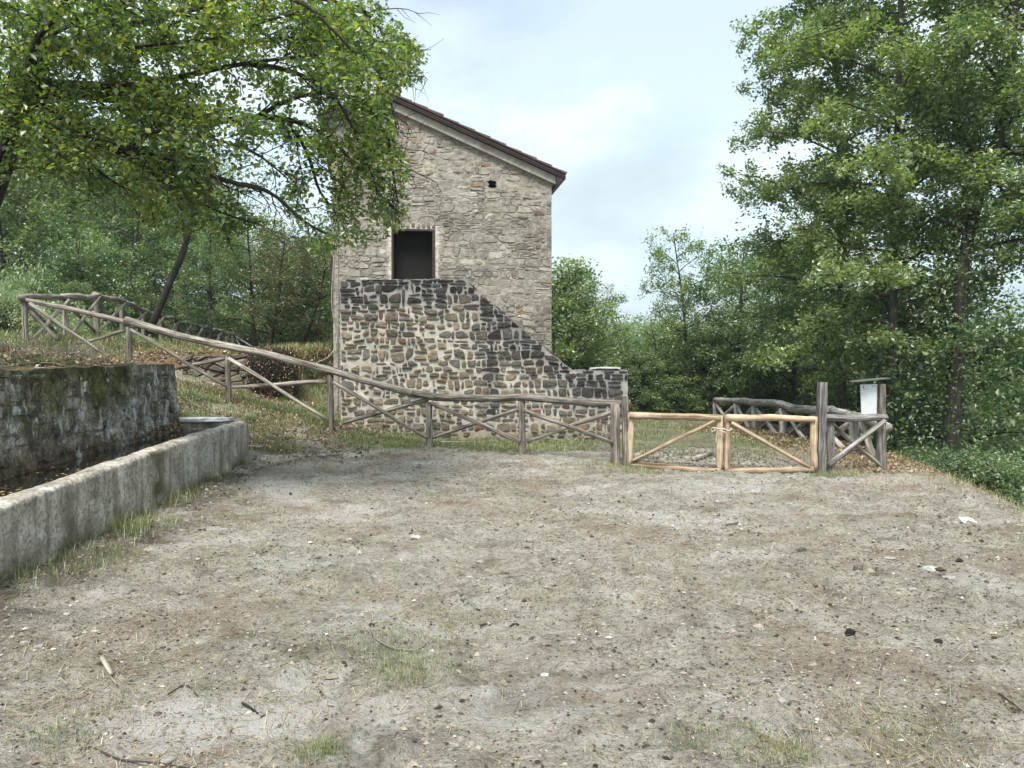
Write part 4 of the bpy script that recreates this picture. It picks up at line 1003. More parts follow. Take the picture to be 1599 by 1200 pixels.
# ------------------------------------------------------------------ mossy retaining wall
def mat_oldwall():
    m, n, l = newmat('mossy_old_wall'); pos = geo_pos(n); a = attr(n, 'col').outputs['Color']
    n1 = noise(n, l, pos, 5, 7, .7); n2 = noise(n, l, pos, 38, 5, .7)
    g1 = ramp(n, l, n1.outputs[0], [(.34, (.28, .27, .25)), (.5, (.95, .94, .9)), (.66, (2.1, 2.05, 1.95))]).outputs[0]; col = mixc(n, l, 1., a, g1, 'MULTIPLY')
    g2 = ramp(n, l, n2.outputs[0], [(.34, (.45, .45, .44)), (.5, (1, 1, 1)), (.66, (1.5, 1.5, 1.5))]).outputs[0]; col = mixc(n, l, 1., col, g2, 'MULTIPLY')
    mp_ = N(n, 'ShaderNodeMapping'); mp_.inputs['Scale'].default_value = (3.2, 3.2, 1.7); mp_.inputs['Location'].default_value = (1.3, 4.1, 2); l.new(pos, mp_.inputs[0])
    li = noise(n, l, mp_.outputs[0], 1.15, 7, .72); k = mapr(n, l, li.outputs[0], .575, .615)
    col = mixc(n, l, k, col, (.50, .51, .51))
    mo = noise(n, l, pos, 2.4, 6, .7); k2 = mapr(n, l, mo.outputs[0], .54, .64, 0, .8); col = mixc(n, l, k2, col, (.065, .072, .022))
    return finish(m, n, l, col, .97, n2.outputs[0], .9, .02, .1)
M_oldwall = mat_oldwall()
WY0, WY1 = 1.8, 12.0
rwall = thing('retaining_wall', 'dark mossy rubble wall with white lichen patches behind the trough', 'wall', (float(wall_x(WY1)), WY1, 0))
wd_ = nrm(np.array([wall_x(WY1)-wall_x(WY0), WY1-WY0])); wnx, wny = wd_[1], -wd_[0]     # normal towards the yard (+x)
if wnx < 0: wnx, wny = -wnx, -wny
WL = math.hypot(wall_x(WY1)-wall_x(WY0), WY1-WY0)
def wtop(s): return np.interp(s, [0, WL], [1.50, 1.60])+.03*(fbm(np.asarray(s)*2.2, np.asarray(s)*0, 151, 3)-.5)*2
def to3_w(V):
    s, z, h = V[:, 0], V[:, 1], V[:, 2]
    batter = .10*(1-z/1.6)
    return np.column_stack([wall_x(WY0)+wd_[0]*s+wnx*(h+batter), WY0+wd_[1]*s+wny*(h+batter), z])
def w_lichen(s, z):
    s = np.asarray(s, float); z = np.asarray(z, float)
    return sst(.68, .78, fbm(s*2.6+4, z*1.8, 153, 4, .6))
def w_moss(s, z):
    s = np.asarray(s, float); z = np.asarray(z, float)
    y = WY0+wd_[1]*s
    k = np.exp(-((y-8.6)/1.5)**2)*sst(.85, 1.45, z+.9*(fbm(s*2.5, z*2.5, 157, 4)-.5))*.8
    return np.clip(k*1.3+.6*sst(.52, .7, fbm(s*1.6, z*1.6, 159, 3))*sst(.9, 1.5, z), 0, 1)
def w_color(s, z, base):
    li = w_lichen(s, z)[..., None]; mo = w_moss(s, z)[..., None]; rust = (np.exp(-(np.asarray(z)-.6)/.12)*sst(.35, .6, fbm(np.asarray(s)*2, np.asarray(z)*2, 161, 3)))[..., None]
    c = lerp(base, np.array([.070, .078, .022]), np.clip(mo, 0, .92)); c = lerp(c, np.array([.10, .062, .034]), np.clip(rust, 0, .7)); return c
r4 = np.random.default_rng(31)
SW = enlarge(coursed(0, WL, .3, 1.55, .12, .24, .16, .42, r4), r4, 14)
def wb(s): return [(-1, 0, 0), (1, 0, WL), (0, 1, 1.51), (0, -1, -.35)]
def wcol(s, r): return np.array([.21, .20, .185])*r.uniform(.5, 1.7)
def masonry_wall():
    cs = []
    for s, P in clip_cells(SW, wb):
        Q = inset(P, .012*r4.uniform(.5, 1.5))
        if Q is None or area(Q) < .003: continue
        Q = chaikin(Q, .2); Q = chaikin(Q, .25) if len(Q) < 9 else Q; cs.append(Q)
    for Q in cs:
        mb = MB(); base = wcol(None, r4)
        stone_mesh(mb, Q, r4.uniform(.004, .026), r4, to3_w, base)
        n = len(Q); V = mb.a['col'][0]; c = Q.mean(0); pts = np.vstack([c+(Q-c)*k for k in (1, 1, .9, .52)]+[c[None]])
        mb.a['col'][0] = w_color(pts[:, 0], pts[:, 1], np.array(V)); mb.build('stone', M_oldwall, rwall, False)
masonry_wall()
Sg, Vg = np.meshgrid(np.linspace(0, WL, 380), np.linspace(0, 1, 70)); Zw = .2+Vg*(wtop(Sg)-.2)
dw = (fbm(Sg*6, Zw*6, 163, 4)-.5)*.06+(fbm(Sg*18, Zw*18, 164, 2)-.5)*.02
base = np.array([.21, .20, .18])*(.35+1.3*fbm(Sg*3, Zw*3, 165, 4)[..., None])
mc = w_color(Sg, Zw, base)
mb = MB(); mb.add(to3_w(np.column_stack([Sg.ravel(), Zw.ravel(), dw.ravel()])), gridF(*Sg.shape, True), col=mc.reshape(-1, 3))
Sg2, Tg = np.meshgrid(np.linspace(0, WL, 380), np.linspace(0, 1, 8)); zt2 = np.tile(Zw[-1], (8, 1))+(fbm(Sg2*4, Tg*3, 166, 3)-.5)*.07*np.sin(Tg*math.pi*.5)
mb.add(to3_w(np.column_stack([Sg2.ravel(), zt2.ravel(), (dw[-1][None]*(1-Tg)-Tg*.45).ravel()])), gridF(8, 380, True), col=(np.array([.10, .085, .05])*(.5+fbm(Sg2*4, Tg*4, 167, 3)[..., None])).reshape(-1, 3))
e0 = to3_w(np.array([[WL, .0, 0], [WL, .0, -.45], [WL, 1.6, -.45], [WL, 1.6, 0]])); mb.add(e0, [np.array([[0, 1, 2, 3]])], col=np.tile([.1, .095, .08], (4, 1)))
mb.build('mortar', M_oldwall, rwall, True)

# low dry wall in the leaf bank
dwall = thing('dry_stone_wall', 'low crumbling dry stone wall cut into the leaf covered bank', 'wall', (-6.7, 18, 1))
r5 = np.random.default_rng(41)
DWX0, DWX1 = float(at(285, 580, 17.9)[0]), float(at(458, 580, 17.9)[0])
SD = sites_rows(DWX0, DWX1, .55, 1.85, .12, .26, .25, .6, r5)
def db(s): return [(-1, 0, -DWX0), (1, 0, DWX1), (0, 1, 1.84), (0, -1, -.55)]
masonry(dwall, SD, db, lambda V: np.column_stack([V[:, 0], 17.9-V[:, 2], V[:, 1]]), .012, lambda s, r: r.uniform(.02, .09), lambda s, r: np.array([.17, .15, .115])*r.uniform(.5, 1.3), r5)
mb = MB(); box(mb, DWX0, DWX1, 17.9, 18.3, .3, 1.83, col=np.array([.07, .06, .045])); mb.build('core', M_mortar, dwall)


HAZE = 0.0006
# ------------------------------------------------------------------ vegetation
def leaves(mb, P, size, r, flat=.55, wid=.55, fold=.18, droop=0.):
    """one folded leaf (two triangles) at every point of P"""
    n = len(P); 
    if n == 0: return
    nrmv = r.normal(0, 1, (n, 3))*np.array([flat, flat, flat]); nrmv[:, 2] += 1.0; nrmv = nrm(nrmv)
    d = r.normal(0, 1, (n, 3)); d[:, 2] -= droop; d = d-nrmv*np.sum(d*nrmv, 1, keepdims=True); d = nrm(d); s = np.cross(nrmv, d)
    L = (size*r.uniform(.65, 1.3, n))[:, None]; W = L*wid*.5
    a = P; b = P+d*L; m_ = P+d*L*.45+nrmv*W*fold*2
    c = m_+s*W; e_ = m_-s*W
    V = np.stack([a, c, b, e_], 1).reshape(-1, 3); i = np.arange(n)[:, None]*4
    F_ = np.concatenate([i+np.array([0, 1, 2]), i+np.array([0, 2, 3])])
    mb.add(V, F_, rnd=np.repeat(r.random(n), 4))
def branch(p0, d, L, r, n=5, wig=.18, grav=0.):
    P = [np.array(p0, float)]; d = nrm(d); st = L/n
    for k in range(n):
        d = nrm(d+r.normal(0, wig, 3)+np.array([0, 0, grav])); P.append(P[-1]+d*st)
    return np.array(P)
def grow(limbs, r, sec=.45, slen=1.2, tw=.22, tlen=.45, lpt=12, tmin=.25, grav=-.03, flatz=.45, up=.1, spread=.07, sides=5, mincap=None, tipmore=1.0):
    """limbs [(path, r0, r1)] -> wood MB, leaf points"""
    wood = MB(); LP = []
    for path, ra, rb in limbs:
        n = len(path); tube(wood, path, np.linspace(ra, rb, n), max(sides, 6), rough=.05)
        seg = np.concatenate([[0], np.cumsum(np.linalg.norm(np.diff(path, axis=0), axis=1))]); T = seg[-1]; s = T*tmin
        while s < T:
            p = np.array([np.interp(s, seg, path[:, k]) for k in range(3)]); q = np.array([np.interp(min(T, s+.1), seg, path[:, k]) for k in range(3)])
            dr = nrm(q-p+1e-6); t = s/T; pr = np.cross(dr, r.normal(0, 1, 3)); pr = nrm(pr); pr[2] *= flatz
            dd = nrm(dr*.75+pr*.9+np.array([0, 0, up])); L = slen*(1.05-.55*t)*r.uniform(.6, 1.25)
            b = branch(p, dd, L, r, 5, .2, grav); rr = max(.006, lerp(ra, rb, t)*.38)
            tube(wood, b, np.linspace(rr, .004, 6), sides, cap=False)
            nt = max(2, int(L/tw))
            for k in range(nt):
                u = r.uniform(.15, 1)*5; i = min(4, int(u)); bp = b[i]+(b[i+1]-b[i])*(u-i); bd = nrm(b[i+1]-b[i])
                tp = nrm(np.cross(bd, r.normal(0, 1, 3))); tp[2] *= .6
                tl_ = tlen*r.uniform(.5, 1.3); w = branch(bp, bd*.6+tp+np.array([0, 0, up]), tl_, r, 2, .25, grav*2)
                if sides > 3: tube(wood, w, [.005, .003, .002], 3, cap=False)
                m_ = int(lpt*r.uniform(.6, 1.4)); u2 = r.uniform(.1, 1, m_)*2; i2 = np.minimum(1, u2.astype(int))
                LP.append(w[i2]+(w[i2+1]-w[i2])*(u2-i2)[:, None]+r.normal(0, spread, (m_, 3)))
            s += sec*r.uniform(.6, 1.4)
    return wood, np.concatenate(LP)
def auto_limbs(r, base, H, R, cb, n, lean=(0, 0), rad=.12, shape='round', rise=.5, trunk_wob=.12, start=None):
    base = np.array(base, float); k = 9; t = np.linspace(0, 1, k)
    tr_ = base+np.column_stack([lean[0]*t+trunk_wob*np.cumsum(r.normal(0, .4, k))*t, lean[1]*t+trunk_wob*np.cumsum(r.normal(0, .4, k))*t, H*t])
    limbs = []; az = r.random()*6.28
    for i in range(n):
        u = cb+(1-cb)*(i+.5)/n*.97; az += 2.4+r.normal(0, .3)
        v = (u-cb)/(1-cb)
        prof = {'round': math.sin(math.pi*min(1, .22+.78*v))**.6, 'cone': 1.05-.85*v, 'column': .9-.3*v, 'top': .5+.6*v-.5*v**4}[shape]
        L = R*max(.25, prof)*r.uniform(.75, 1.15)
        p = np.array([np.interp(u, t, tr_[:, c]) for c in range(3)])
        ri = rise*r.uniform(.5, 1.3)+.5*v
        P = [p]; d = nrm(np.array([math.cos(az), math.sin(az), ri])); m_ = 7
        for j in range(m_): d = nrm(d+r.normal(0, .10, 3)+np.array([0, 0, -.05])); P.append(P[-1]+d*L/m_)
        limbs.append((np.array(P), rad*.42*(1-.6*v), .012))
    return tr_, limbs
def make_tree(name, label, cat, limbs, trunk, r, lm, wm, group=None, lsize=.08, trunk_r=(.2, .03), base=None, leafkw={}, **kw):
    base = trunk[0] if base is None else base
    t = thing(name, label, cat, tuple(base), group)
    prune = kw.pop('prune', None)
    wood, LP = grow(limbs, r, **kw)
    if prune is not None: LP = LP[prune(LP)]
    tm = MB(); tube(tm, smooth_path(trunk, 24), np.linspace(trunk_r[0], trunk_r[1], 24)*(1+.05*r.normal(0, 1, 24))*np.concatenate([[1.35, 1.15], np.ones(22)]), 10, rough=.06); tm.build('trunk', wm, t, True)
    wood.build('branches', wm, t, True)
    lv = MB(); leaves(lv, LP, lsize, r, **leafkw); lv.build('crown', lm, t, False)
    return t, len(LP)
nleaf = {}

# near tree, upper left
rt = np.random.default_rng(101)
def A3(pts): return np.array([at(*p) for p in pts])
trunkN = A3([(-160, 900, 9.0), (-110, 600, 8.9), (-50, 380, 8.8), (-5, 250, 8.7), (25, 180, 8.6), (52, 90, 8.6), (80, -20, 8.6), (120, -200, 8.7), (170, -420, 8.9)])
trunkN[0][2] = float(gz(trunkN[0][0], trunkN[0][1]))-.1
NL = [
 ([(40, 128, 8.6), (110, 132, 8.4), (190, 133, 8.2), (260, 124, 8.0), (380, 100, 7.8), (500, 85, 7.7)], .055, .012),
 ([(45, 147, 8.6), (150, 150, 8.7), (230, 165, 8.8), (290, 181, 8.9), (340, 189, 9.0), (400, 183, 9.1), (450, 187, 9.2), (520, 220, 9.3), (570, 280, 9.4), (625, 335, 9.4)], .065, .012),
 ([(40, 160, 8.6), (95, 180, 8.3), (150, 222, 8.1), (200, 232, 8.0), (260, 247, 7.9), (310, 266, 7.8), (358, 284, 7.8), (420, 300, 7.8), (480, 350, 7.9), (530, 375, 8.0)], .06, .012),
 ([(160, 226, 8.1), (215, 255, 8.2), (280, 300, 8.4), (340, 330, 8.6), (400, 350, 8.8)], .03, .01),
 ([(55, 85, 8.6), (160, 50, 9.0), (280, 20, 9.4), (420, -10, 9.7), (560, 10, 9.9)], .06, .012),
 ([(60, 60, 8.6), (200, 75, 9.4), (350, 70, 10.0), (470, 60, 10.4), (570, 75, 10.6), (615, 95, 10.7)], .06, .01),
 ([(70, 20, 8.6), (180, -60, 8.0), (320, -110, 7.6), (460, -80, 7.4), (560, -20, 7.4)], .06, .012),
 ([(60, 60, 8.6), (170, 10, 7.9), (330, -30, 7.3), (480, 10, 7.0), (560, 90, 7.0)], .05, .012),
 ([(400, 183, 9.1), (470, 150, 9.0), (540, 150, 8.9), (590, 190, 8.8), (615, 250, 8.8)], .03, .008),
 ([(380, 100, 7.8), (450, 110, 7.9), (520, 150, 8.0), (560, 220, 8.1), (590, 300, 8.2)], .03, .008),
 ([(200, 232, 8.0), (240, 205, 7.6), (320, 215, 7.4), (400, 240, 7.4), (450, 280, 7.5)], .03, .008),
 ([(280, 20, 9.4), (380, 40, 9.0), (480, 20, 8.8), (560, 40, 8.7), (610, 90, 8.7)], .03, .008),
 ([(90, -80, 8.6), (250, -160, 9.3), (420, -150, 9.8), (560, -80, 10.2)], .06, .012),
 ([(470, 60, 10.4), (540, 70, 9.6), (590, 110, 9.2), (610, 160, 9.0), (622, 215, 8.9)], .035, .008),
 ([(540, 150, 8.9), (575, 165, 8.6), (600, 200, 8.5), (612, 260, 8.4), (622, 320, 8.4)], .03, .008),
 ([(560, 10, 9.9), (590, 40, 9.8), (610, 80, 9.7), (625, 120, 9.6)], .03, .008),
 ([(450, 187, 9.2), (480, 240, 9.3), (500, 300, 9.4), (530, 340, 9.4), (545, 378, 9.4)], .03, .008),
 ([(580, 75, 10.6), (615, 88, 10.6), (640, 105, 10.6)], .02, .006),
 ([(60, 60, 8.6), (140, 80, 8.0), (240, 70, 7.6), (340, 60, 7.4)], .04, .01),
 ([(110, 190, 8.5), (130, 240, 8.6), (170, 280, 8.8), (230, 310, 9.0)], .03, .008),
 ([(-30, 330, 8.4), (-5, 260, 8.3), (20, 190, 8.2), (45, 120, 8.2), (60, 50, 8.2)], .03, .015),
 ([(0, 240, 8.5), (30, 200, 8.1), (70, 190, 7.8), (120, 215, 7.6)], .02, .01),
 ([(30, 180, 8.6), (-40, 130, 8.2), (-140, 80, 8.0)], .05, .012),
 ([(20, 200, 8.7), (60, 190, 9.4), (140, 200, 10.0), (240, 200, 10.6)], .04, .01),
 ([(45, 130, 8.6), (60, 60, 7.6), (120, 0, 7.0), (200, -60, 6.6)], .04, .01),
]
def densify(pts): P = A3(pts); return smooth_path(P, max(8, len(P)*3))
limbsN = [(densify(p), a, b) for p, a, b in NL]
def pruneN(P):
    # the crown's outer boundary on the house side, and the open hollow below the boughs
    q = P[:, 0]/P[:, 1]*FPX+800; v = 570-(P[:, 2]-CAMZ)/P[:, 1]*FPX
    lim = np.interp(v, [-200, 0, 60, 100, 130, 150, 180, 240, 300, 350, 390], [600, 605, 640, 668, 664, 622, 612, 632, 636, 645, 565])+18*(vn2(P[:, 2]*6, P[:, 1]*3, 9)-.5)
    hang = np.interp(q, [0, 100, 250, 400, 520, 560, 640], [275, 325, 365, 395, 410, 400, 350])+40*(vn2(P[:, 0]*3, P[:, 1]*2, 8)-.5)
    gap = fbm(P[:, 0]*1.7, P[:, 2]*1.7+P[:, 1]*.3, 12, 3) > .29+.10*sst(230, 330, v)*(q < 520)
    return (q < lim) & (v < hang) & gap
tN, c = make_tree('broadleaved_tree', 'large near tree with arching mossy boughs hanging over the trough at upper left', 'tree', limbsN, trunkN, rt, M_lf_near, M_bark, lsize=.07, trunk_r=(.22, .12), prune=pruneN, sec=.125, slen=.72, tw=.08, tlen=.28, lpt=18, tmin=.14, grav=-.05, up=.02, flatz=.75, spread=.06, leafkw=dict(flat=.75, wid=.62, droop=.5)); nleaf['near'] = c

# two tall trees right of the gate
rt = np.random.default_rng(202)
def tree_at(px, Y, sink=.15):
    p = at(px, 600, Y); return np.array([p[0], Y, float(gz(p[0], Y))-sink])
b = tree_at(1390, 16.0); tr_, lb = auto_limbs(rt, b, 13.5, 2.75, .17, 38, lean=(.15, 0), rad=.10, shape='round', rise=.28, trunk_wob=.05)
_, c = make_tree('broadleaved_tree', 'tall slender tree behind the notice board with layered open crown', 'tree', lb, tr_, rt, M_lf_mid, M_barkgrey, lsize=.10, trunk_r=(.105, .03), sec=.27, slen=1.2, tw=.13, tlen=.45, lpt=36, tmin=.15, sides=3, grav=-.02, flatz=.35, up=.08, spread=.08, leafkw=dict(flat=.7, wid=.6)); nleaf['A'] = c
b = tree_at(1318, 18.5); tr_, lb = auto_limbs(rt, b, 12.8, 2.5, .20, 38, lean=(-.35, 0), rad=.10, shape='round', rise=.22, trunk_wob=.06)
_, c = make_tree('broadleaved_tree', 'tall broad tree left of the slender one, its crown edging the open sky', 'tree', lb, tr_, rt, M_lf_mid, M_barkgrey, lsize=.10, trunk_r=(.10, .03), sec=.27, slen=1.2, tw=.13, tlen=.45, lpt=36, tmin=.15, sides=3, grav=-.02, flatz=.35, up=.08, spread=.08, leafkw=dict(flat=.7, wid=.6)); nleaf['A2'] = c
# dark leaning tree at the right
rt = np.random.default_rng(303)
trunkB = A3([(1478, 740, 14.5), (1490, 620, 14.5), (1500, 500, 14.5), (1503, 420, 14.5), (1512, 370, 14.5), (1530, 300, 14.5), (1556, 230, 14.4), (1572, 160, 14.3), (1580, 60, 14.3), (1590, -60, 14.3), (1600, -180, 14.3)])
trunkB[0][2] = float(gz(trunkB[0][0], trunkB[0][1]))-.2
BL = [([(1512, 392, 14.5), (1545, 384, 14.3), (1600, 374, 14.0), (1670, 372, 13.8)], .06, .015), ([(1508, 368, 14.5), (1485, 350, 14.6), (1450, 342, 14.8), (1400, 350, 15.0)], .05, .012),
 ([(1535, 290, 14.5), (1575, 285, 14.2), (1640, 310, 13.9)], .05, .012), ([(1532, 295, 14.5), (1520, 262, 14.6), (1515, 230, 14.9), (1490, 190, 15.2), (1440, 150, 15.5)], .06, .012),
 ([(1560, 215, 14.4), (1595, 170, 14.2), (1650, 120, 14.0)], .05, .012), ([(1560, 215, 14.4), (1585, 240, 14.6), (1640, 230, 14.9)], .05, .012),
 ([(1574, 150, 14.3), (1540, 100, 14.0), (1500, 60, 13.7)], .05, .012), ([(1580, 60, 14.3), (1620, 20, 14.4), (1680, -20, 14.5)], .05, .012),
 ([(1580, 40, 14.3), (1540, 0, 14.7), (1480, -30, 15.0)], .05, .012), ([(1590, -60, 14.3), (1560, -110, 14.3), (1520, -150, 14.0)], .04, .012), ([(1590, -60, 14.3), (1640, -100, 14.3)], .04, .012),
 ([(1545, 260, 14.4), (1560, 290, 14.0), (1600, 330, 13.6)], .035, .01), ([(1566, 180, 14.3), (1550, 150, 14.9), (1530, 130, 15.5)], .04, .01)]
limbsB = [(densify(p), a, b_) for p, a, b_ in BL]
_, c = make_tree('broadleaved_tree', 'dark trunked tree leaning right at the picture edge, ivy on its lower trunk', 'tree', limbsB, trunkB, rt, M_lf_mid, M_bark, lsize=.095, trunk_r=(.16, .06), sec=.09, slen=1.15, tw=.11, tlen=.45, lpt=26, tmin=.12, sides=3, grav=-.03, flatz=.5, up=.05, spread=.07, leafkw=dict(flat=.75, wid=.6)); nleaf['B'] = c

# ---- generic crowns, shared meshes
def variant(seed, H, R, cb, n, shape, lm, wm, lsize, rad=.12, rise=.45, **kw):
    r = np.random.default_rng(seed); tr_, lb = auto_limbs(r, (0, 0, -.2), H, R, cb, n, rad=rad, shape=shape, rise=rise, lean=(r.normal(0, .5), r.normal(0, .3)))
    wood, LP = grow(lb, r, **kw)
    tm = MB(); tube(tm, smooth_path(tr_, 14), np.linspace(rad, rad*.2, 14)*(1+.05*r.normal(0, 1, 14)), 7, rough=.06)
    for k in wood.f:
        pass
    wv = np.concatenate(wood.v); tm.add(wv, [np.concatenate(x) for x in wood.f.values()], lc=np.concatenate(wood.a['lc']))
    lv = MB(); leaves(lv, LP, lsize, r, flat=.7, wid=.62)
    return (tm.mesh('trunk', wm, True), lv.mesh('crown', lm, False), len(LP))
kwf = dict(sec=.42, slen=1.45, tw=.17, tlen=.55, lpt=20, tmin=.2, grav=-.02, flatz=.5, up=.08, spread=.12, sides=3)
VAR = {
 'dark1': variant(1, 9, 2.6, .16, 20, 'round', M_lf_dark, M_bark, .14, **kwf),
 'dark2': variant(2, 8, 2.3, .10, 18, 'round', M_lf_dark, M_bark, .14, **kwf),
 'mid1': variant(3, 9, 2.5, .22, 20, 'round', M_lf_mid, M_bark, .135, **kwf),
 'mid2': variant(4, 7.5, 2.4, .12, 18, 'round', M_lf_mid, M_bark, .135, **kwf),
 'light': variant(5, 8, 2.3, .2, 18, 'round', M_lf_light, M_bark, .13, **kwf),
 'low': variant(6, 4.2, 1.9, .05, 14, 'round', M_lf_mid, M_bark, .12, rad=.07, sec=.3, slen=1.05, tw=.15, tlen=.45, lpt=20, tmin=.1, grav=-.01, flatz=.6, up=.1, spread=.12, sides=3),
 'lowdark': variant(7, 4.2, 2.0, .03, 14, 'round', M_lf_dark, M_bark, .12, rad=.07, sec=.3, slen=1.05, tw=.15, tlen=.45, lpt=20, tmin=.1, grav=-.01, flatz=.6, up=.1, spread=.12, sides=3),
 'full': variant(10, 6.2, 2.0, .04, 30, 'round', M_lf_mid, M_bark, .14, rad=.12, rise=.35, sec=.3, slen=1.1, tw=.15, tlen=.5, lpt=24, tmin=.15, grav=-.02, flatz=.7, up=.08, spread=.12, sides=3),
 'bare': variant(8, 5, 1.8, .25, 14, 'top', M_lf_dead, M_bark, .085, rad=.09, sec=.3, slen=.9, tw=.12, tlen=.5, lpt=22, tmin=.2, grav=-.10, flatz=.7, up=-.1, spread=.06, sides=3),
 'column': variant(9, 4, .75, .03, 22, 'column', M_lf_mid, M_bark, .11, rad=.08, sec=.2, slen=.5, tw=.14, tlen=.3, lpt=16, tmin=.1, grav=-.03, flatz=.8, up=.05, spread=.1, sides=3),
}
for k, v in VAR.items(): nleaf[k] = v[2]
VAR['fulllight'] = (VAR['full'][0], VAR['full'][1].copy(), 0); VAR['fulllight'][1].materials.clear(); VAR['fulllight'][1].materials.append(M_lf_light)
def put(kind, x, y, sc, label, cat='tree', name='forest_tree', group=None, rot=None, sz_=None, z=None, lean=0.):
    z = float(gz(x, y)) if z is None else z
    t = thing(name, label, cat, (x, y, z), group)
    for nm, me in (('trunk', VAR[kind][0]), ('crown', VAR[kind][1])):
        o = bpy.data.objects.new(nm, me); C.objects.link(o); o.parent = t
    t.rotation_euler = (0, lean, rng.random()*6.28 if rot is None else rot); s = sz_ if sz_ else sc
    t.scale = (sc, sc, s); return t
def tree_at(px, Y, sink=.15):
    p = at(px, 600, Y); return np.array([p[0], Y, float(gz(p[0], Y))-sink])
def zone(px):
    for lim, t in ((985, 'behind the low end of the stair wall'), (1130, 'behind the left gate leaf'), (1270, 'behind the right gate leaf and crooked fence'), (1335, 'behind the tall gate post'), (1400, 'behind the notice board'), (1500, 'right of the slender trunk'), (9999, 'near the right edge of the picture')):
        if px < lim: return t
# wood on the hillside at the left
LG = 'trees of the dense wood on the slope behind the upper fence'
kinds = ['light', 'mid1', 'dark2', 'mid2', 'light', 'mid1', 'mid2', 'dark1']
desc = {'dark1': 'tall dark green tree in the dense wood on the left slope', 'dark2': 'shorter dark green tree in the dense wood on the left slope', 'mid1': 'tall mid green tree in the dense wood on the left slope', 'mid2': 'bushy mid green tree in the dense wood on the left slope', 'light': 'pale green tree in the dense wood on the left slope'}
rf = np.random.default_rng(404)
for gy_ in np.arange(25.5, 52, 3.0):
    for gx_ in np.arange(-44, -6.5, 3.0):
        x, y = gx_+rf.uniform(-1, 1), gy_+rf.uniform(-1, 1)
        if not (-.80 < x/y < -.20): continue
        if x > -7.6 and y < 30: continue
        if y < 41 and x > -10.2-.2*(y-15.4)-1.2 and x/y < -.30: continue
        if y < 29 and x/y > -.78: continue
        if -17 < x < -9 and y < 28 and x > -.46*y: continue
        k = kinds[rf.integers(len(kinds))]
        s = rf.uniform(.8, 1.12)*(1.0 if x < -15 else .78)
        if x > -11: s *= .82
        put(k, x, y, s, desc[k], group=LG, lean=rf.normal(0, .04))
# understorey edge below the crowns
for i in range(22):
    y = rf.uniform(24, 31); x = y*rf.uniform(-.62, -.25)
    if abs(x) < 8 or (x > -10.2-.2*(y-15.4)-1.0 and x/y < -.30): continue
    put('lowdark' if i % 3 else 'low', x, y, rf.uniform(.55, .85), 'low leafy sapling at the foot of the left wood', 'sapling', 'sapling', 'saplings along the edge of the left wood')
for k in range(2, 13):
    t_ = tops[k]
    for q in range(2):
        x, y = t_[0]-rf.uniform(1.6, 4.0), t_[1]+rf.uniform(1.0, 3.5); put('full', x, y, rf.uniform(.30, .48), 'rounded undergrowth bush between the upper fence and the wood', 'bush', 'undergrowth_bush', 'undergrowth bushes beyond the upper fence', sz_=rf.uniform(.22, .36))
for i in range(34):
    px = 975+i*17+rf.uniform(-8, 8); Y = rf.uniform(26, 32) if px < 1120 else rf.uniform(25.5, 29); pp = tree_at(px, Y, 0)
    put('full' if i % 3 else 'fulllight', pp[0], pp[1], rf.uniform(.42, .62), ('pale' if i % 3 == 0 else 'mid green')+' bush reaching the ground '+zone(px), 'bush', 'undergrowth_bush', 'undergrowth bushes behind the gate', sz_=rf.uniform(.32, .56)*(.8 if px < 1100 else 1))
# bare leaning trunk and half-dead trees near the house
tk = MB(); P = smooth_path(A3([(232, 520, 22), (250, 478, 22), (268, 435, 22), (284, 400, 22), (300, 340, 22.2), (330, 260, 22.5)]), 12); tube(tk, P, np.linspace(.12, .07, 12), 8)
t = thing('leaning_tree', 'dark bare trunk leaning right just behind the upper fence', 'tree', tuple(P[0]))
tk.build('trunk', M_bark, t, True); lb = [(branch(P[7+k % 4], np.array([math.cos(k*2.2), math.sin(k*2.2), .5]), 1.8, rf, 7, .1, -.02), .04, .01) for k in range(8)]
wd2, LPp = grow(lb, rf, **kwf); wd2.build('branches', M_bark, t, True); lv = MB(); leaves(lv, LPp, .12, rf); lv.build('crown', M_lf_mid, t)
for (px, Y, k, s, lab) in [(188, 29, 'mid1', 1.0, 'upright tree with straight dark trunk behind the upper fence'), (10, 29.5, 'mid2', 1.15, 'tree with dark trunk at the far left edge above the brambles'),
                           (398, 24.5, 'mid2', .62, 'small tree with pale leaves over the end of the upper fence'), (330, 28, 'light', .7, 'pale green tree between the leaning trunk and the brown one')]:
    p = tree_at(px, Y, 0); put(k, p[0], p[1], s, lab, rot=1.0)
for (px, Y, s, lab, sz_) in [(420, 22.0, .80, 'half dead tree with drooping brown twigs left of the house', .68), (470, 23.0, .85, 'half dead tree draped in brown creeper beside the house corner', .55), (462, 27, .7, 'grey brown withered tree rising behind the creeper draped one', 1.1)]:
    p = tree_at(px, Y, 0); put('bare', p[0], p[1], s, lab, sz_=s*sz_/.8 if sz_ < 1 else s*sz_, name='withered_tree')
for (px, Y, s, lab) in [(500, 25.5, .8, 'dark leafy bush tight against the left corner of the house'), (440, 26, .7, 'dark leafy bush behind the withered trees'), (488, 30, 1.3, 'tall dark bush behind the left corner of the house')]:
    p = tree_at(px, Y, 0); put('lowdark', p[0], p[1], s, lab, 'bush', 'bush')

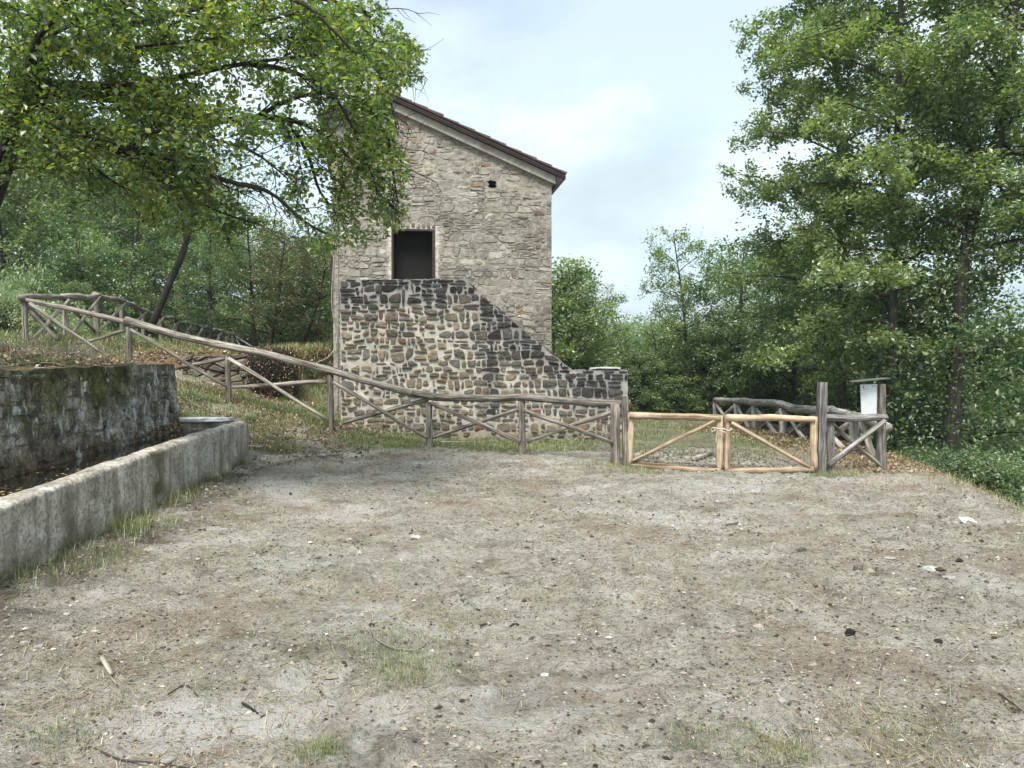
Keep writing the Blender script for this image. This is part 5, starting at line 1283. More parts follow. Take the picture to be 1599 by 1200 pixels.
# right of the house and behind the gate
RT = [('full', 900, 27, .88, 'full rounded green tree just right of the house', .84), ('dark2', 868, 30, .75, 'dark green tree half hidden by the right wall of the house', .60), ('mid1', 945, 31, .6, 'tree with ragged top at the right end of the rounded one', .54),
      ('low', 975, 33, .95, 'low pale bushy tree behind the stair end', .8), ('light', 1000, 44, .62, 'pale tree low on the skyline gap', .6), ('column', 1035, 29, .95, 'ivy covered narrow stump standing alone behind the thin fence', .82), ('column', 998, 27, .8, 'ivy covered leaning bush right of the stair end', .7),
      ('mid1', 1088, 27, .60, 'upright tree with open top left of the tall pair', .68), ('dark2', 1068, 30, .55, 'small dark tree under the open topped one', .55), ('low', 1030, 38, 1.0, 'small tree in front of the distant hill', .7),
      ('mid2', 1150, 26, .78, 'bushy tree below the tall crowns, behind the crooked fence', .72), ('dark1', 1190, 29, .8, 'dark tree in the thicket behind the crooked fence', .72), ('mid2', 1235, 24, .8, 'green tree in the thicket behind the right gate leaf', .8),
      ('dark2', 1290, 27, .85, 'dark tree directly behind the tall gate post', .85), ('lowdark', 1340, 21, .95, 'dark bushy tree behind the notice board', .95), ('mid1', 1370, 28, .8, 'green tree behind the slender trunk', .75),
      ('dark2', 1440, 22, .78, 'dark ivy wrapped tree right of the slender trunk', .78), ('lowdark', 1475, 16, 1.0, 'dark ivy thicket round the leaning trunk', 1.12), ('dark1', 1500, 26, .72, 'dark tree behind the ivy thicket', .66),
      ('mid2', 1575, 22, .8, 'green tree low at the right edge of the picture', .8), ('low', 1545, 18, 1.1, 'bushy green tree below the leaning one', 1.05), ('dark2', 1620, 26, .9, 'dark tree cut by the right edge of the picture', .85), ('mid2', 1690, 20, .9, 'green tree beyond the right edge', .85)]
for k, px, Y, s, lab, sz_ in RT:
    p = tree_at(px, Y, 0); put(k, p[0], p[1], s*1.1, lab, sz_=sz_*1.12, name='tree', cat='tree' if 'bush' not in lab.split()[-4:] else 'bush')
BG = 'trees of the valley wood behind the gate'
for gy_ in np.arange(33, 60, 4.2):
    for gx_ in np.arange(-8, 60, 4.0):
        x, y = gx_+rf.uniform(-1.4, 1.4), gy_+rf.uniform(-1.4, 1.4); q = x/y
        if not (-.02 < q < .85): continue
        if .12 < q < .20 and y > 36: continue
        lim = .50 if q < .2 else (.62 if q < .30 else (.92 if q < .55 else .7))
        if q > .48: lim = .72
        k = ['dark1', 'mid1', 'mid2', 'dark2'][rf.integers(4)]
        put(k, x, y, rf.uniform(.85, 1.1)*lim, {'dark1': 'tall dark', 'dark2': 'short dark', 'mid1': 'tall mid green', 'mid2': 'bushy mid green'}[k]+' tree in the valley wood '+zone(q*FPX+800), group=BG)
# distant wooded hill: one mass
fh = MB(); rh = np.random.default_rng(77); n = 5200
n = 2200; hx_ = rh.uniform(-20, 110, n); hy_ = rh.uniform(110, 290, n); hz_ = gz(hx_, hy_); c_ = np.column_stack([hx_, hy_, hz_+2.2])
m_ = 16; P = (c_[:, None, :]+nrm(rh.normal(0, 1, (n, m_, 3)))*np.array([2.4, 2.4, 2.6])*rh.uniform(.75, 1, (n, m_, 1))).reshape(-1, 3)
leaves(fh, P, 1.5, rh, flat=.8, wid=.9); tag(fh.build('distant_wood', M_lf_mid, None), 'hazy wooded hill seen in the gap behind the stair', kind='stuff')

# shrubs on the slope at the right, brambles at the left
def shrub_mesh(seed, rx, ry, rz, n, lsize, lm, flat=.8):
    r = np.random.default_rng(seed); K_ = 14; cs = nrm(r.normal(0, 1, (K_, 3)))*np.array([rx*.6, ry*.6, rz*.55]); cs[:, 2] = abs(cs[:, 2])
    wood = MB(); P = []
    for c in cs:
        for q in range(int(n/K_/16)):
            d = nrm(r.normal(0, 1, 3)+np.array([0, 0, .3])); e_ = c+d*np.array([rx, ry, rz])*.48*r.uniform(.5, 1.1)
            b_ = np.array([[0, 0, -.1], c*.5, e_]); 
            if q % 3 == 0: tube(wood, b_+r.normal(0, .02, (3, 3)), [.015, .009, .003], 3, cap=False)
            P.append(lerp(c, e_, r.uniform(.3, 1.05, (16, 1)))+r.normal(0, .07, (16, 3)))
    lv = MB(); leaves(lv, np.concatenate(P), lsize, r, flat=flat, wid=.6)
    return wood.mesh('stems', M_bark), lv.mesh('foliage', lm)
SH = [shrub_mesh(1, 1.0, 1.0, .9, 3600, .075, M_lf_dark), shrub_mesh(2, 1.2, .9, .8, 3600, .075, M_lf_mid), shrub_mesh(3, 1.0, 1.0, .8, 4200, .065, M_lf_bramble), shrub_mesh(4, .5, .5, .4, 900, .05, M_lf_mid)]
def put_shrub(k, x, y, s, label, group=None, z=None, sz_=1.0, name='shrub'):
    t = thing(name, label, 'shrub', (x, y, float(gz(x, y)) if z is None else z), group)
    for nm, me in zip(('stems', 'foliage'), SH[k]):
        o = bpy.data.objects.new(nm, me); C.objects.link(o); o.parent = t
    t.scale = (s, s, s*sz_); t.rotation_euler = (0, 0, rng.random()*6.28); return t
SG = 'leafy shrubs filling the slope beside the yard on the right'
rs = np.random.default_rng(88)
for i in range(150):
    y = rs.uniform(4.5, 21); xe = float(np.interp(y, [0, 4, 8, 12.3, 16, 20, 26], [5.2, 5.25, 5.6, 6.6, 7.2, 8.0, 8.2])); x = xe+rs.uniform(.9, 7.5)
    if x/y > 1.25 or x/y < .42: continue
    d = x-xe; put_shrub(0 if rs.random() < .6 else 1, x, y, rs.uniform(.7, 1.0)*min(1.25, .45+d*.35), 'green shrub in the thicket on the slope right of the yard', SG, z=float(gz(x, y))+.0+min(.5, d*.12), sz_=rs.uniform(.8, 1.25))
for i in range(50):
    px, py_ = rs.uniform(-60, 215), 0; Y = rs.uniform(18.5, 24.5); x = at(px, 500, Y)[0]
    put_shrub(2, x, Y, rs.uniform(.65, 1.0)*(1.0 if px < 130 else .65), 'pale green bramble bush behind the corner of the upper fence', 'bramble bushes behind the upper fence', z=float(gz(x, Y))+rs.uniform(0, 1)*max(0, .95-px/190), sz_=rs.uniform(.8, 1.2)*(1.15 if px < 90 else .8), name='bramble_bush')
for i in range(30):
    px = rs.uniform(-90, 130); Y = rs.uniform(20, 26); x = at(px, 500, Y)[0]; top_ = np.interp(px, [-90, 50, 100, 150], [385, 405, 440, 480])+rs.uniform(0, 70); zt_ = at(px, top_, Y)[2]; h_ = zt_-float(gz(x, Y))
    if h_ < .5: continue
    put_shrub(2, x, Y, rs.uniform(1.0, 1.5), 'tall pale green bramble mound on the slope left of the wood', 'tall bramble mounds on the left slope', sz_=h_/1.0, name='bramble_bush')
for i in range(26):
    k = rs.integers(1, 12); t_ = tops[k]; x, y = t_[0]-rs.uniform(.6, 1.6), t_[1]+rs.uniform(-1, 1)
    put_shrub(2, x, y+1, rs.uniform(.45, .75), 'small pale bramble growing against the back of the upper fence', 'small brambles against the upper fence', sz_=.9, name='bramble_bush')
for (px, Y, s) in [(15, 9.2, .5), (60, 9.6, .55), (100, 10.2, .5), (-30, 8.6, .6), (130, 11.2, .4), (30, 11.5, .7), (75, 12.2, .7), (-10, 12, .8), (150, 12.6, .5)]:
    x = at(px, 560, Y)[0]; put_shrub(3, x, Y, s*1.1, 'low leafy weed clump on top of the mossy wall', 'weed clumps on the mossy wall', sz_=.8, name='weed_clump')
for (px, Y, s, k) in [(445, 17.7, .55, 3), (520, 15.4, .5, 3), (560, 15.5, .35, 3), (300, 13.2, .6, 3), (390, 14, .4, 3), (285, 12.9, .6, 3), (320, 13.0, .5, 3), (345, 13.4, .45, 3), (300, 14.2, .6, 3), (330, 14.6, .5, 3), (430, 15.4, .45, 3), (470, 16.2, .5, 3), (500, 17, .7, 3), (480, 19.5, .8, 3), (505, 20, .9, 3), (525, 18.5, .8, 3)]:
    x = at(px, 600, Y)[0]; put_shrub(k, x, Y, s, 'low green weed clump on the bank between trough and house', 'weed clumps on the bank', sz_=.7, name='weed_clump')
# dead ivy draped over the end of the dry wall
iv = MB(); wi = MB(); ri = np.random.default_rng(66)
x0_ = float(at(392, 560, 17.7)[0]); x1_ = float(at(458, 560, 17.7)[0])
for i in range(520):
    x = ri.uniform(x0_, x1_); z = 1.95; p = np.array([x, 17.82-ri.uniform(0, .25), z+ri.uniform(-.1, .1)]); q = p+[ri.normal(0, .12), -.05, -ri.uniform(.3, 1.15)]
    tube(wi, np.array([p, (p+q)/2+[ri.normal(0, .05), -.06, 0], q]), .005, 3, cap=False)
    k = 9; leaves(iv, lerp(p, q, ri.random((k, 1)))+ri.normal(0, .03, (k, 3)), .05, ri, flat=2., droop=1.)
t = thing('dead_ivy', 'curtain of dead brown ivy hanging over the right end of the dry wall', 'ivy', ((x0_+x1_)/2, 17.8, 1.9)); wi.build('stems', M_bark, t); iv.build('leaves', M_litter, t)
# ivy on the leaning trunk and slender trunk
iv = MB(); q = smooth_path(trunkB, 60)[4:34]
P = np.repeat(q, 130, 0)+ri.normal(0, 1, (len(q)*130, 3))*np.array([.42, .42, .16])*np.repeat(np.linspace(1.6, .55, len(q)), 130)[:, None]
leaves(iv, P, .085, ri, flat=1.4); tag(iv.build('ivy', M_lf_dark, None), 'dark ivy climbing the lower part of the leaning trunk', 'ivy')

# ------------------------------------------------------------------ grass, straw, litter, stones
def blades(mb, x, y, h, w, r, lean=.5, z=None):
    n = len(x); z = gzf(x, y)-.005 if z is None else z; az = r.uniform(0, 6.28, n); ln = r.uniform(.1, 1, n)*lean*h; s = np.column_stack([-np.sin(az), np.cos(az), 0*az])*(w/2)[:, None] if np.ndim(w) else np.column_stack([-np.sin(az), np.cos(az), 0*az])*w/2
    B = np.column_stack([x, y, z]); M_ = B+np.column_stack([np.cos(az)*ln*.35, np.sin(az)*ln*.35, h*.6]); T = B+np.column_stack([np.cos(az)*ln, np.sin(az)*ln, h*.95])
    V = np.stack([B-s, B+s, M_+s*.8, M_-s*.8, T], 1).reshape(-1, 3); i = np.arange(n)[:, None]*5
    mb.add(V, [i+np.array([0, 1, 2, 3]), i+np.array([3, 2, 4])], rnd=np.repeat(r.random(n), 5))
def lying(mb, x, y, L, w, r, z=.006):
    n = len(x); az = r.uniform(0, 6.28, n); d = np.column_stack([np.cos(az), np.sin(az)])*L[:, None]/2; s = np.column_stack([-np.sin(az), np.cos(az)])*w/2
    P = []
    for a_, b_ in ((-1, -1), (-1, 1), (1, 1), (1, -1)):
        qx = x+a_*d[:, 0]+b_*s[:, 0]; qy = y+a_*d[:, 1]+b_*s[:, 1]; P.append(np.column_stack([qx, qy, gzf(qx, qy)+z+(r.uniform(0, .02, n) if (a_ > 0 and b_ > 0) else 0)]))
    P[3][:, 2] = P[2][:, 2]; P[1][:, 2] = P[0][:, 2]
    V = np.stack(P, 1).reshape(-1, 3); i = np.arange(n)[:, None]*4; mb.add(V, [i+np.array([0, 1, 2, 3])], rnd=np.repeat(r.random(n), 4))
rg = np.random.default_rng(909)
def scat(n, x0, x1, y0, y1, fun=None, near=False):
    x = rg.uniform(x0, x1, n); y = np.exp(rg.uniform(math.log(y0), math.log(y1), n)) if near else rg.uniform(y0, y1, n)
    if fun is not None: k = rg.random(n) < fun(x, y); x, y = x[k], y[k]
    return x, y
yard = lambda x, y: ((x > tl(y)+.03) & (x < np.interp(y, [0, 4, 8, 12.3, 16], [5.2, 5.25, 5.6, 6.6, 7.2])+.2))*1.0
# band behind the fence and before the stair wall
gr = MB()
x, y = scat(30000, -3.4, 1.7, 12.9, 15.95, lambda x, y: sst(.28, .62, fbm(x*1.3, y*1.6, 301, 3))*sst(12.9, 13.6, y-.12*(x+1)))
blades(gr, x, y, rg.uniform(.02, .10, len(x))*(.5+fbm(x*3, y*3, 299, 2)), .007, rg, 1.3)
x, y = scat(26000, 1.8, 6.5, 12.0, 30, lambda x, y: sst(.42, .62, fbm(x*.9, y*.7, 303, 3))*.8); blades(gr, x, y, rg.uniform(.03, .12, len(x)), .010, rg)
# left bank
x, y = scat(52000, -12, -3.6, 12.6, 19, lambda x, y: np.maximum(sst(.42, .60, fbm(x*.9, y*.9, 305, 3)), .8*sst(15, 14, y)*sst(-4, -5, x))); blades(gr, x, y, rg.uniform(.04, .16, len(x)), .009, rg)
x, y = scat(24000, -20, -9, 14.5, 24, lambda x, y: x*0+.8); blades(gr, x, y, rg.uniform(.08, .28, len(x)), .013, rg)
x, y = scat(5000, -6.3, -3.8, 18.5, 24); blades(gr, x, y, rg.uniform(.1, .3, len(x)), .014, rg)
tag(gr.build('grass', M_grass, None), 'short grass on the banks and below the stair wall', kind='stuff')
# sparse tufts over the yard
gt = MB(); tuft = lambda x, y: sst(.55, .68, fbm(x*1.1+4, y*1.3+7, 66, 4))*yard(x, y)*sst(.35, .6, fbm(x*4, y*4, 311, 3))*.55
x, y = scat(60000, -3.6, 6, 2.2, 12, tuft, True); blades(gt, x, y, rg.uniform(.012, .055, len(x)), .0032, rg, 1.5)
for (px, py, rad, n, h) in [(240, 790, .22, 330, .2), (215, 830, .18, 260, .2), (160, 870, .2, 200, .12), (90, 900, .2, 150, .12), (270, 770, .2, 350, .14), (320, 745, .2, 200, .1), (630, 1010, .22, 420, .07), (640, 1060, .10, 260, .09), (500, 1180, .06, 260, .06), (715, 965, .18, 300, .06), (830, 935, .2, 350, .05), (960, 730, .3, 400, .12), (1005, 740, .2, 200, .12), (1400, 1150, .18, 450, .05), (1230, 1180, .08, 300, .05), (1170, 1165, .12, 250, .05), (390, 810, .3, 300, .05), (1180, 920, .12, 120, .04), (100, 1150, .10, 200, .05), (1080, 1165, .06, 120, .05), (1290, 745, .15, 260, .1), (1320, 742, .2, 260, .1)]:
    n = int(n*1.9); p = ghit(px, py); x = p[0]+rg.normal(0, rad, n); y = p[1]+rg.normal(0, rad, n); k = x > tl(y)+.02; blades(gt, x[k], y[k], h*rg.uniform(.3, 1.1, k.sum()), .002 if py > 900 else .0035, rg, 1.3)
x, y = scat(9000, -4.3, -3.2, 4, 12.2, lambda x, y: (x > tl(y)+.01)*np.exp(-np.clip(x-tl(y), 0, 9)/.10)*sst(.4, .6, fbm(y*1.2, y*0, 315, 3))); blades(gt, x, y, rg.uniform(.03, .17, len(x)), .0035, rg, 1.1)
tag(gt.build('grass', M_grass, None), 'thin grass tufts in the trodden earth and along the trough foot', kind='stuff')
x, y = scat(9000, 4.7, 7.0, 6, 13, lambda x, y: np.exp(-((x-np.interp(y, [0, 4, 8, 12.3, 16], [5.2, 5.25, 5.6, 6.6, 7.2])-.25)/.35)**2)*sst(.35, .55, fbm(x*2, y*2, 317, 3))); gx2 = MB(); blades(gx2, x, y, rg.uniform(.03, .16, len(x)), .005, rg, 1.3); tag(gx2.build('grass', M_grass, None), 'grass fringe along the right edge of the yard', kind='stuff')
# straw and hay
stw = MB()
f_ = lambda x, y: yard(x, y)*(.15+.85*sst(.5, .66, fbm(x*.8+2, y*1.0, 321, 4)))
x, y = scat(30000, -4, 6, 2.2, 12.5, f_, True); lying(stw, x, y, rg.uniform(.02, .10, len(x)), .0025, rg, .006)
x, y = scat(8000, -4, 6, 2.2, 9, f_, True); blades(stw, x, y, rg.uniform(.01, .03, len(x)), .002, rg, 3.)
x, y = scat(7000, 4.6, 7.4, 9.5, 14); blades(stw, x, y, rg.uniform(.02, .07, len(x)), .004, rg, 3.0)
x, y = scat(1300, 5.0, 6.6, 5, 11, lambda x, y: (x > np.interp(y, [0, 4, 8, 12.3, 16], [5.2, 5.25, 5.6, 6.6, 7.2])-.3)*1.); blades(stw, x, y, rg.uniform(.03, .14, len(x)), .004, rg, 2.2)
tag(stw.build('straw', M_straw, None), 'dry straw and hay bits scattered over the yard', kind='stuff')
# leaf litter
lt = MB()
def scatter_leaves(mb, x, y, size, lift=.012, flat=.35): P = np.column_stack([x, y, gzf(x, y)+lift*rg.uniform(.5, 1.5, len(x))]); leaves(mb, P, size, rg, flat=flat, wid=.7)
x, y = scat(30000, -12, -2.2, 12.7, 17.9, lambda x, y: sst(.3, .55, fbm(x*.9, y*.9, 51, 4))*sst(-2, -4.5, x)); scatter_leaves(lt, x, y, .06, .015, .6)
x, y = scat(16000, -11, -5.4, 18.0, 23); scatter_leaves(lt, x, y, .075, .02, .7)
x, y = scat(9000, 4.8, 8, 10.8, 22, lambda x, y: (x > np.interp(y, [10, 12, 16, 22], [5.0, 5.3, 5.2, 4.5]))*1.); scatter_leaves(lt, x, y, .06, .015, .6)
x, y = scat(9000, -7, -4.6, 5, 13, lambda x, y: (x < wall_x(y)-.15)*1.); scatter_leaves(lt, x, y, .06, .015, .6)
n = 5000; x = rg.normal(-7.3, 1.0, n); y = rg.normal(10.8, 1.2, n); k = x < wall_x(y)-.2; scatter_leaves(lt, x[k], y[k], .05, .12, 1.5)
x, y = scat(7000, -4, 6, 2.4, 12.5, lambda x, y: yard(x, y)*(.25+.75*sst(.5, .65, fbm(x*.7+9, y*.8, 331, 3))), True); scatter_leaves(lt, x, y, .022, .008, .5)
tag(lt.build('fallen_leaves', M_litter, None), 'brown fallen leaves covering the banks', kind='stuff')
# leaves on the back ledge and floating
lt = MB(); n = 3600; y = rg.uniform(3, 12, n); u = rg.beta(2.2, 1.2, n); xi = tl(y)-WALLT-.74; x = lerp(xi, wall_x(y)+.02, u); P = np.column_stack([x, y, .545+.16*u+rg.uniform(0, .03, n)]); leaves(lt, P, .05, rg, flat=.5, wid=.65)
n = 500; y = rg.uniform(3, 8, n)**1; x = tl(y)-WALLT-rg.uniform(.05, .6, n); k = rg.random(n) < sst(7.5, 4.5, y)+.1; leaves(lt, np.column_stack([x, y, np.full(n, .550)])[k], .045, rg, flat=.03, wid=.6)
tag(lt.build('fallen_leaves', M_litter, None), 'damp dead leaves lying on the back ledge of the trough', kind='stuff')
# gravel and clods
def rocks(mb, x, y, s, r, zf=.35, col=None):
    V0 = nrm(np.array([(1, 0, 0), (-1, 0, 0), (0, 1, 0), (0, -1, 0), (0, 0, 1), (0, 0, -1)], float)); F0 = np.array([(0, 2, 4), (2, 1, 4), (1, 3, 4), (3, 0, 4)])
    n = len(x); V = V0[None]*(1+r.normal(0, .22, (n, 6, 1))); a = r.uniform(0, 6.28, n); ca, sa = np.cos(a)[:, None], np.sin(a)[:, None]
    sx_ = s[:, None]*r.uniform(.7, 1.4, (n, 1)); X = V[..., 0]*sx_; Y = V[..., 1]*s[:, None]*.8; Zz = V[..., 2]*s[:, None]*r.uniform(.35, .75, (n, 1)); 
    P = np.stack([X*ca-Y*sa+x[:, None], X*sa+Y*ca+y[:, None], Zz+gzf(x, y)[:, None]+s[:, None]*zf*.6], -1).reshape(-1, 3)
    i = (np.arange(n)*6)[:, None, None]; mb.add(P, (F0[None]+i).reshape(-1, 3), col=np.repeat(col, 6, 0))
def pebcol(n, r):
    c = np.tile([.27, .25, .215], (n, 1))*r.uniform(.55, 1.25, (n, 1)); k = r.random(n); c[k > .90] = np.array([.52, .50, .46])*r.uniform(.8, 1.15, ((k > .90).sum(), 1)); c[k < .5] = np.array([.095, .08, .062])*r.uniform(.4, 1.5, ((k < .5).sum(), 1)); return c
gv = MB()
x, y = scat(9000, -4.2, 6.4, 2.3, 12.9, lambda x, y: yard(x, y)*(.15+.85*sst(.5, .62, fbm(x*1.3+3, y*1.5, 347, 4))), True); s = rg.lognormal(math.log(.017), .4, len(x))*(.75+y*.04); rocks(gv, x, y, np.clip(s, .008, .045), rg, -.15, col=np.tile([.31, .28, .228], (len(x), 1))*rg.uniform(.6, 1.15, (len(x), 1)))
x, y = scat(16000, -4.2, 6.4, 2.2, 12.8, lambda x, y: yard(x, y)*(.2+.8*sst(.45, .6, fbm(x*1.6, y*1.8, 345, 4))), True); s = rg.lognormal(math.log(.010), .4, len(x))*(.7+y*.06); rocks(gv, x, y, np.clip(s, .004, .03), rg, .1, col=np.tile([.30, .268, .215], (len(x), 1))*rg.uniform(.7, 1.15, (len(x), 1)))
f_ = lambda x, y: yard(x, y)*(.25+.75*sst(.42, .62, fbm(x*1.0, y*1.0, 341, 4)))
x, y = scat(70000, -4.2, 6.4, 2.2, 12.6, f_, True); s = rg.lognormal(math.log(.0050), .55, len(x))*(.75+y*.05); rocks(gv, x, y, np.clip(s, .002, .03), rg, col=pebcol(len(x), rg))
x, y = scat(5200, -5.4, -.6, 11.0, 14.4, lambda x, y: (x > tl(np.minimum(y, 12.2))+.03)*np.exp(-((x+3.4)/1.1)**2-((y-12.7)/.6)**2)); rocks(gv, x, y, rg.uniform(.008, .035, len(x)), rg, col=np.tile([.10, .088, .07], (len(x), 1))*rg.uniform(.4, 1.8, (len(x), 1)))
x, y = scat(2200, -4.4, -2.6, 4.2, 11.5, lambda x, y: (x > tl(y)+.03)*np.exp(-np.clip(x-tl(y), 0, 9)/.35)); rocks(gv, x, y, rg.uniform(.006, .025, len(x)), rg, col=np.tile([.08, .07, .055], (len(x), 1))*rg.uniform(.4, 1.8, (len(x), 1)))
x, y = scat(16000, -4.2, 6.3, 2.3, 12.5, lambda x, y: yard(x, y)*(.1+.9*sst(.48, .62, fbm(x*2.2+1, y*2.6, 349, 4))), True); s = rg.lognormal(math.log(.0065), .45, len(x))*(.75+y*.05); rocks(gv, x, y, np.clip(s, .003, .03), rg, .1, col=np.tile([.13, .11, .085], (len(x), 1))*rg.uniform(.4, 1.4, (len(x), 1)))
x, y = scat(1600, 1.8, 4.6, 11.2, 14.5); rocks(gv, x, y, rg.uniform(.008, .03, len(x)), rg, col=np.tile([.10, .088, .07], (len(x), 1))*rg.uniform(.4, 1.8, (len(x), 1)))
x, y = scat(1800, -4, 6, 2.3, 10, lambda x, y: yard(x, y)*sst(.55, .7, fbm(x*1.1+8, y*1.4, 41, 4)), True); rocks(gv, x, y, rg.uniform(.006, .02, len(x)), rg, col=np.tile([.07, .06, .05], (len(x), 1))*rg.uniform(.5, 1.6, (len(x), 1)))
tag(gv.build('gravel', M_stone, None), 'grit, pebbles and dark clods trodden into the yard', kind='stuff')

# single stones, wood pieces and scraps one can pick out
def rock(px, py, w, h, col, label, group=None, name='rock', cat='stone'):
    p = ghit(px, py); r = np.random.default_rng(int(px*7+py)); mb = MB(); V, F_ = rock_verts(r, w/2, w*.38, h/2, 1); a = r.uniform(-.4, .4); V = V@np.array([[math.cos(a), math.sin(a), 0], [-math.sin(a), math.cos(a), 0], [0, 0, 1]])
    h = h*(.5 if col == D_ else 1); z = float(gzf(p[0], p[1])); mb.add(V*([.7, .7, .5] if col == D_ else [1, 1, 1])+[p[0], p[1], z+h*.22], F_, col=np.tile(col, (len(V), 1))*.72*(1+r.normal(0, .08, (len(V), 1))))
    return tag(mb.build(name, M_stone, None, False, origin=(p[0], p[1], z)), label, cat, group)
W_, G_, D_ = (.62, .61, .59), (.34, .32, .28), (.05, .044, .038)
rock(350, 834, .13, .07, (.46, .44, .40), 'pale grey stone lying off the middle of the trough')
rock(649, 839, .09, .035, (.72, .71, .69), 'small white scrap in the middle of the yard')
rock(1452, 893, .12, .05, (.52, .51, .50), 'largest pale stone at the right of the yard')
rock(1482, 908, .10, .025, (.42, .41, .39), 'flat grey stone just below the largest pale one')
rock(1253, 862, .08, .05, (.17, .16, .13), 'round dark stone right of the yard centre')
rock(1340, 893, .07, .05, (.19, .18, .15), 'round brown stone left of the largest pale one')
rock(1425, 925, .06, .02, (.55, .53, .49), 'small whitish flat stone below the pale group')
rock(1224, 1105, .06, .035, (.44, .42, .38), 'rounded pale pebble low at the right')
rock(1175, 1072, .05, .02, (.46, .44, .40), 'flat light pebble left of the rounded one')
rock(850, 1058, .045, .022, (.66, .65, .63), 'white crumpled scrap low in the middle of the yard')
rock(896, 1010, .035, .02, (.55, .55, .53), 'tiny whitish chip above the crumpled scrap')
rock(60, 1020, .05, .03, (.40, .38, .34), 'light stone low at the left edge')
rock(38, 1012, .05, .03, (.42, .40, .35), 'light stone nearest the left edge of the yard')
rock(105, 960, .05, .03, (.48, .46, .42), 'pale stone in the dirt below the trough')
rock(1390, 872, .10, .015, (.46, .44, .40), 'thin flat stone above the round brown one')
rock(1465, 1003, .07, .05, D_, 'dark clod at the right of the yard', name='clod', cat='clod')
rock(1328, 993, .06, .05, (.03, .027, .025), 'black burnt lump at lower right', name='clod', cat='clod')
rock(755, 975, .07, .025, D_, 'dark clod in the dung patch left of centre', name='clod', cat='clod')
rock(805, 980, .10, .025, D_, 'broad dark clod in the dung patch at the centre', name='clod', cat='clod')
rock(580, 978, .05, .03, D_, 'dark clod above the curved twig', name='clod', cat='clod')
rock(400, 700, .28, .06, (.40, .38, .33), 'pale slab at the foot of the trough corner')
rock(768, 690, .35, .03, (.50, .49, .46), 'flat pale slab in the grass before the stair wall')
rock(590, 672, .3, .25, (.22, .17, .13), 'brown boulder at the foot of the stair wall')
rock(1495, 815, .10, .03, (.50, .49, .47), 'pale stone beside the white sheet at the right')
rock(262, 1192, .05, .03, (.42, .40, .36), 'pale stone at the bottom edge of the yard')
p = ghit(1511, 817); mb = MB(); z = float(gzf(p[0], p[1])); hexa(mb, [(p[0]-.07, p[1]-.05, z+.006), (p[0]+.06, p[1]-.06, z+.006), (p[0]+.07, p[1]+.05, z+.03), (p[0]-.06, p[1]+.06, z+.04), (p[0]-.07, p[1]-.05, z+.012), (p[0]+.06, p[1]-.06, z+.012), (p[0]+.07, p[1]+.05, z+.036), (p[0]-.06, p[1]+.06, z+.046)])
tag(mb.build('paper_scrap', M_white, None, origin=tuple(p)), 'white square scrap lying at the right of the yard', 'scrap')
def stick(pts, r, mat, label, name='stick', lift=.008, cat='stick'):
    P = np.array([ghit(*q) for q in pts]); P[:, 2] = gzf(P[:, 0], P[:, 1])+r*.7+lift
    if len(P) > 2: P = smooth_path(P, 6*len(P)); 
    mb = MB(); tube(mb, P, np.linspace(r, r*.7, len(P)), 7, rough=.08); return tag(mb.build(name, mat, None, True, origin=tuple(P[0])), label, cat)
stick([(580, 990), (592, 1008), (620, 1020), (648, 1018), (665, 1010)], .006, M_grey, 'curved grey twig in the grassy patch left of centre', 'twig')
stick([(160, 1040), (175, 1058)], .016, M_woodpale, 'short pale broken stick at lower left', 'wood_piece')
stick([(172, 1060), (182, 1072)], .006, M_straw and M_woodpale, 'thin splinter below the short pale stick', 'wood_piece')
stick([(1083, 722), (1112, 712)], .045, M_woodpale, 'cut pale log end lying behind the left gate leaf', 'log', .01, 'log')
stick([(1135, 823), (1152, 817)], .018, M_woodpale, 'small piece of fresh wood before the gate', 'wood_piece')
stick([(378, 1095), (390, 1105), (402, 1122)], .006, M_bark, 'dark forked twig low at the left', 'twig')
stick([(148, 1168), (190, 1180), (240, 1193), (290, 1205)], .004, M_bark, 'thin dark twig along the bottom edge', 'twig')
stick([(262, 1088), (290, 1086), (308, 1092)], .004, M_bark, 'thin dark twig left of the forked one', 'twig')
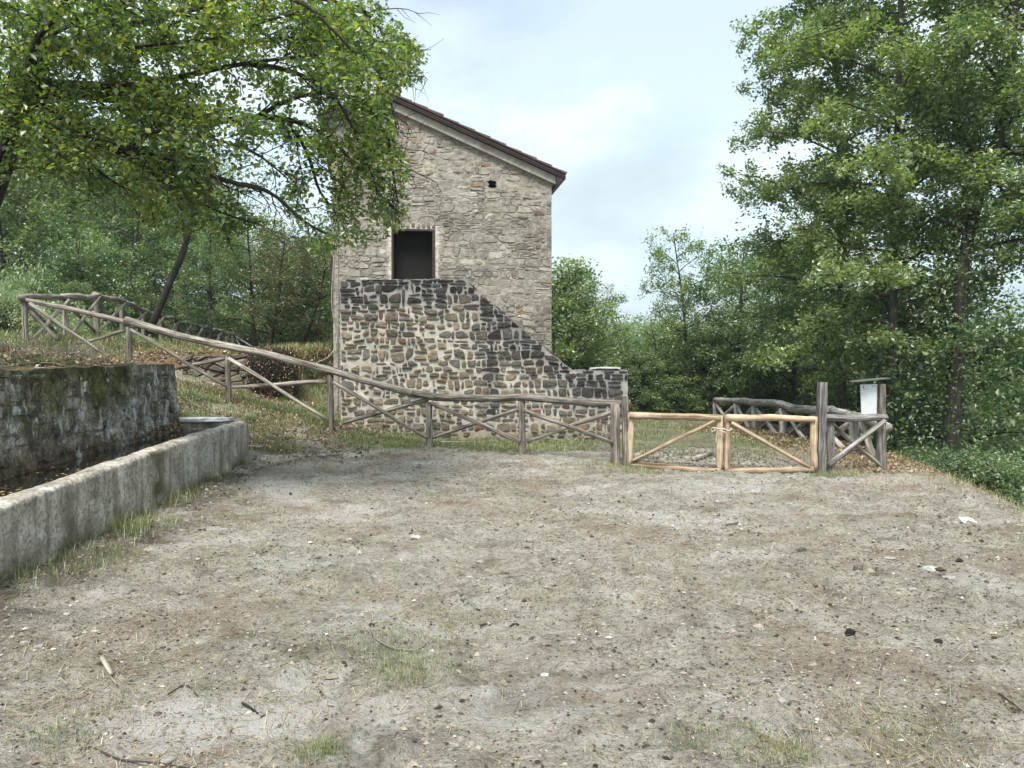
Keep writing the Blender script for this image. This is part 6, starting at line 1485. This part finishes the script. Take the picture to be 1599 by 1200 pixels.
stick([(845, 1000), (870, 990), (905, 1000)], .003, M_straw and M_woodpale, 'pale straw stem right of the dark clods', 'twig')
stick([(1560, 1090), (1580, 1105), (1600, 1125)], .004, M_bark, 'thin twig at the lower right edge', 'twig')
stick([(690, 693), (740, 692), (790, 690)], .02, M_woodpale, 'bleached pole lying in the grass below the stair wall', 'pole', .02, 'pole')
# pile of dead brushwood on the wall top and by the gate
def brush(cx, cy, rx, ry, h, n, label, L=.7):
    r = np.random.default_rng(int(abs(cx)*100)); mb = MB(); z0 = float(gz(cx, cy))
    for i in range(n):
        x, y = cx+r.normal(0, rx), cy+r.normal(0, ry); zz = float(gz(x, y))+abs(r.normal(0, h)); a = r.uniform(0, 6.28); d = np.array([math.cos(a), math.sin(a), r.normal(0, .25)]); b_ = branch((x, y, zz), d, L*r.uniform(.4, 1.2), r, 4, .25); b_[:, 2] = np.maximum(b_[:, 2], gz(b_[:, 0], b_[:, 1])+.005)
        tube(mb, b_, np.array([.009, .008, .006, .005, .003])*r.uniform(.25, .6), 3, cap=False)
    return tag(mb.build('brushwood', M_wood, None, origin=(cx, cy, z0)), label, 'brushwood', kind='stuff')
p = at(110, 545, 11.5); brush(p[0], 11.3, .8, 1.0, .13, 480, 'heap of dead brushwood on top of the mossy wall')
p = at(10, 560, 9.5); brush(p[0], 9.3, .45, .9, .11, 300, 'smaller tangle of dead twigs at the left end of the wall top')
p = at(935, 690, 13.6); brush(p[0], 13.6, .35, .3, .08, 90, 'low tangle of twigs beside the double gate post', .45)
# mud clods churned before the stair foot (pieces of the ground)

if HAZE:
    m = bpy.data.materials.new('haze_air'); m.use_nodes = True; n = m.node_tree.nodes; n.clear()
    v = n.new('ShaderNodeVolumePrincipled'); v.inputs['Color'].default_value = (.80, .90, 1.0, 1); v.inputs['Density'].default_value = HAZE
    o = n.new('ShaderNodeOutputMaterial'); m.node_tree.links.new(v.outputs[0], o.inputs['Volume'])
    mb = MB(); box(mb, -430, 430, -70, 630, -16, 62); tag(mb.build('haze', m), 'thin summer haze between the trees and the far hill', kind='stuff')
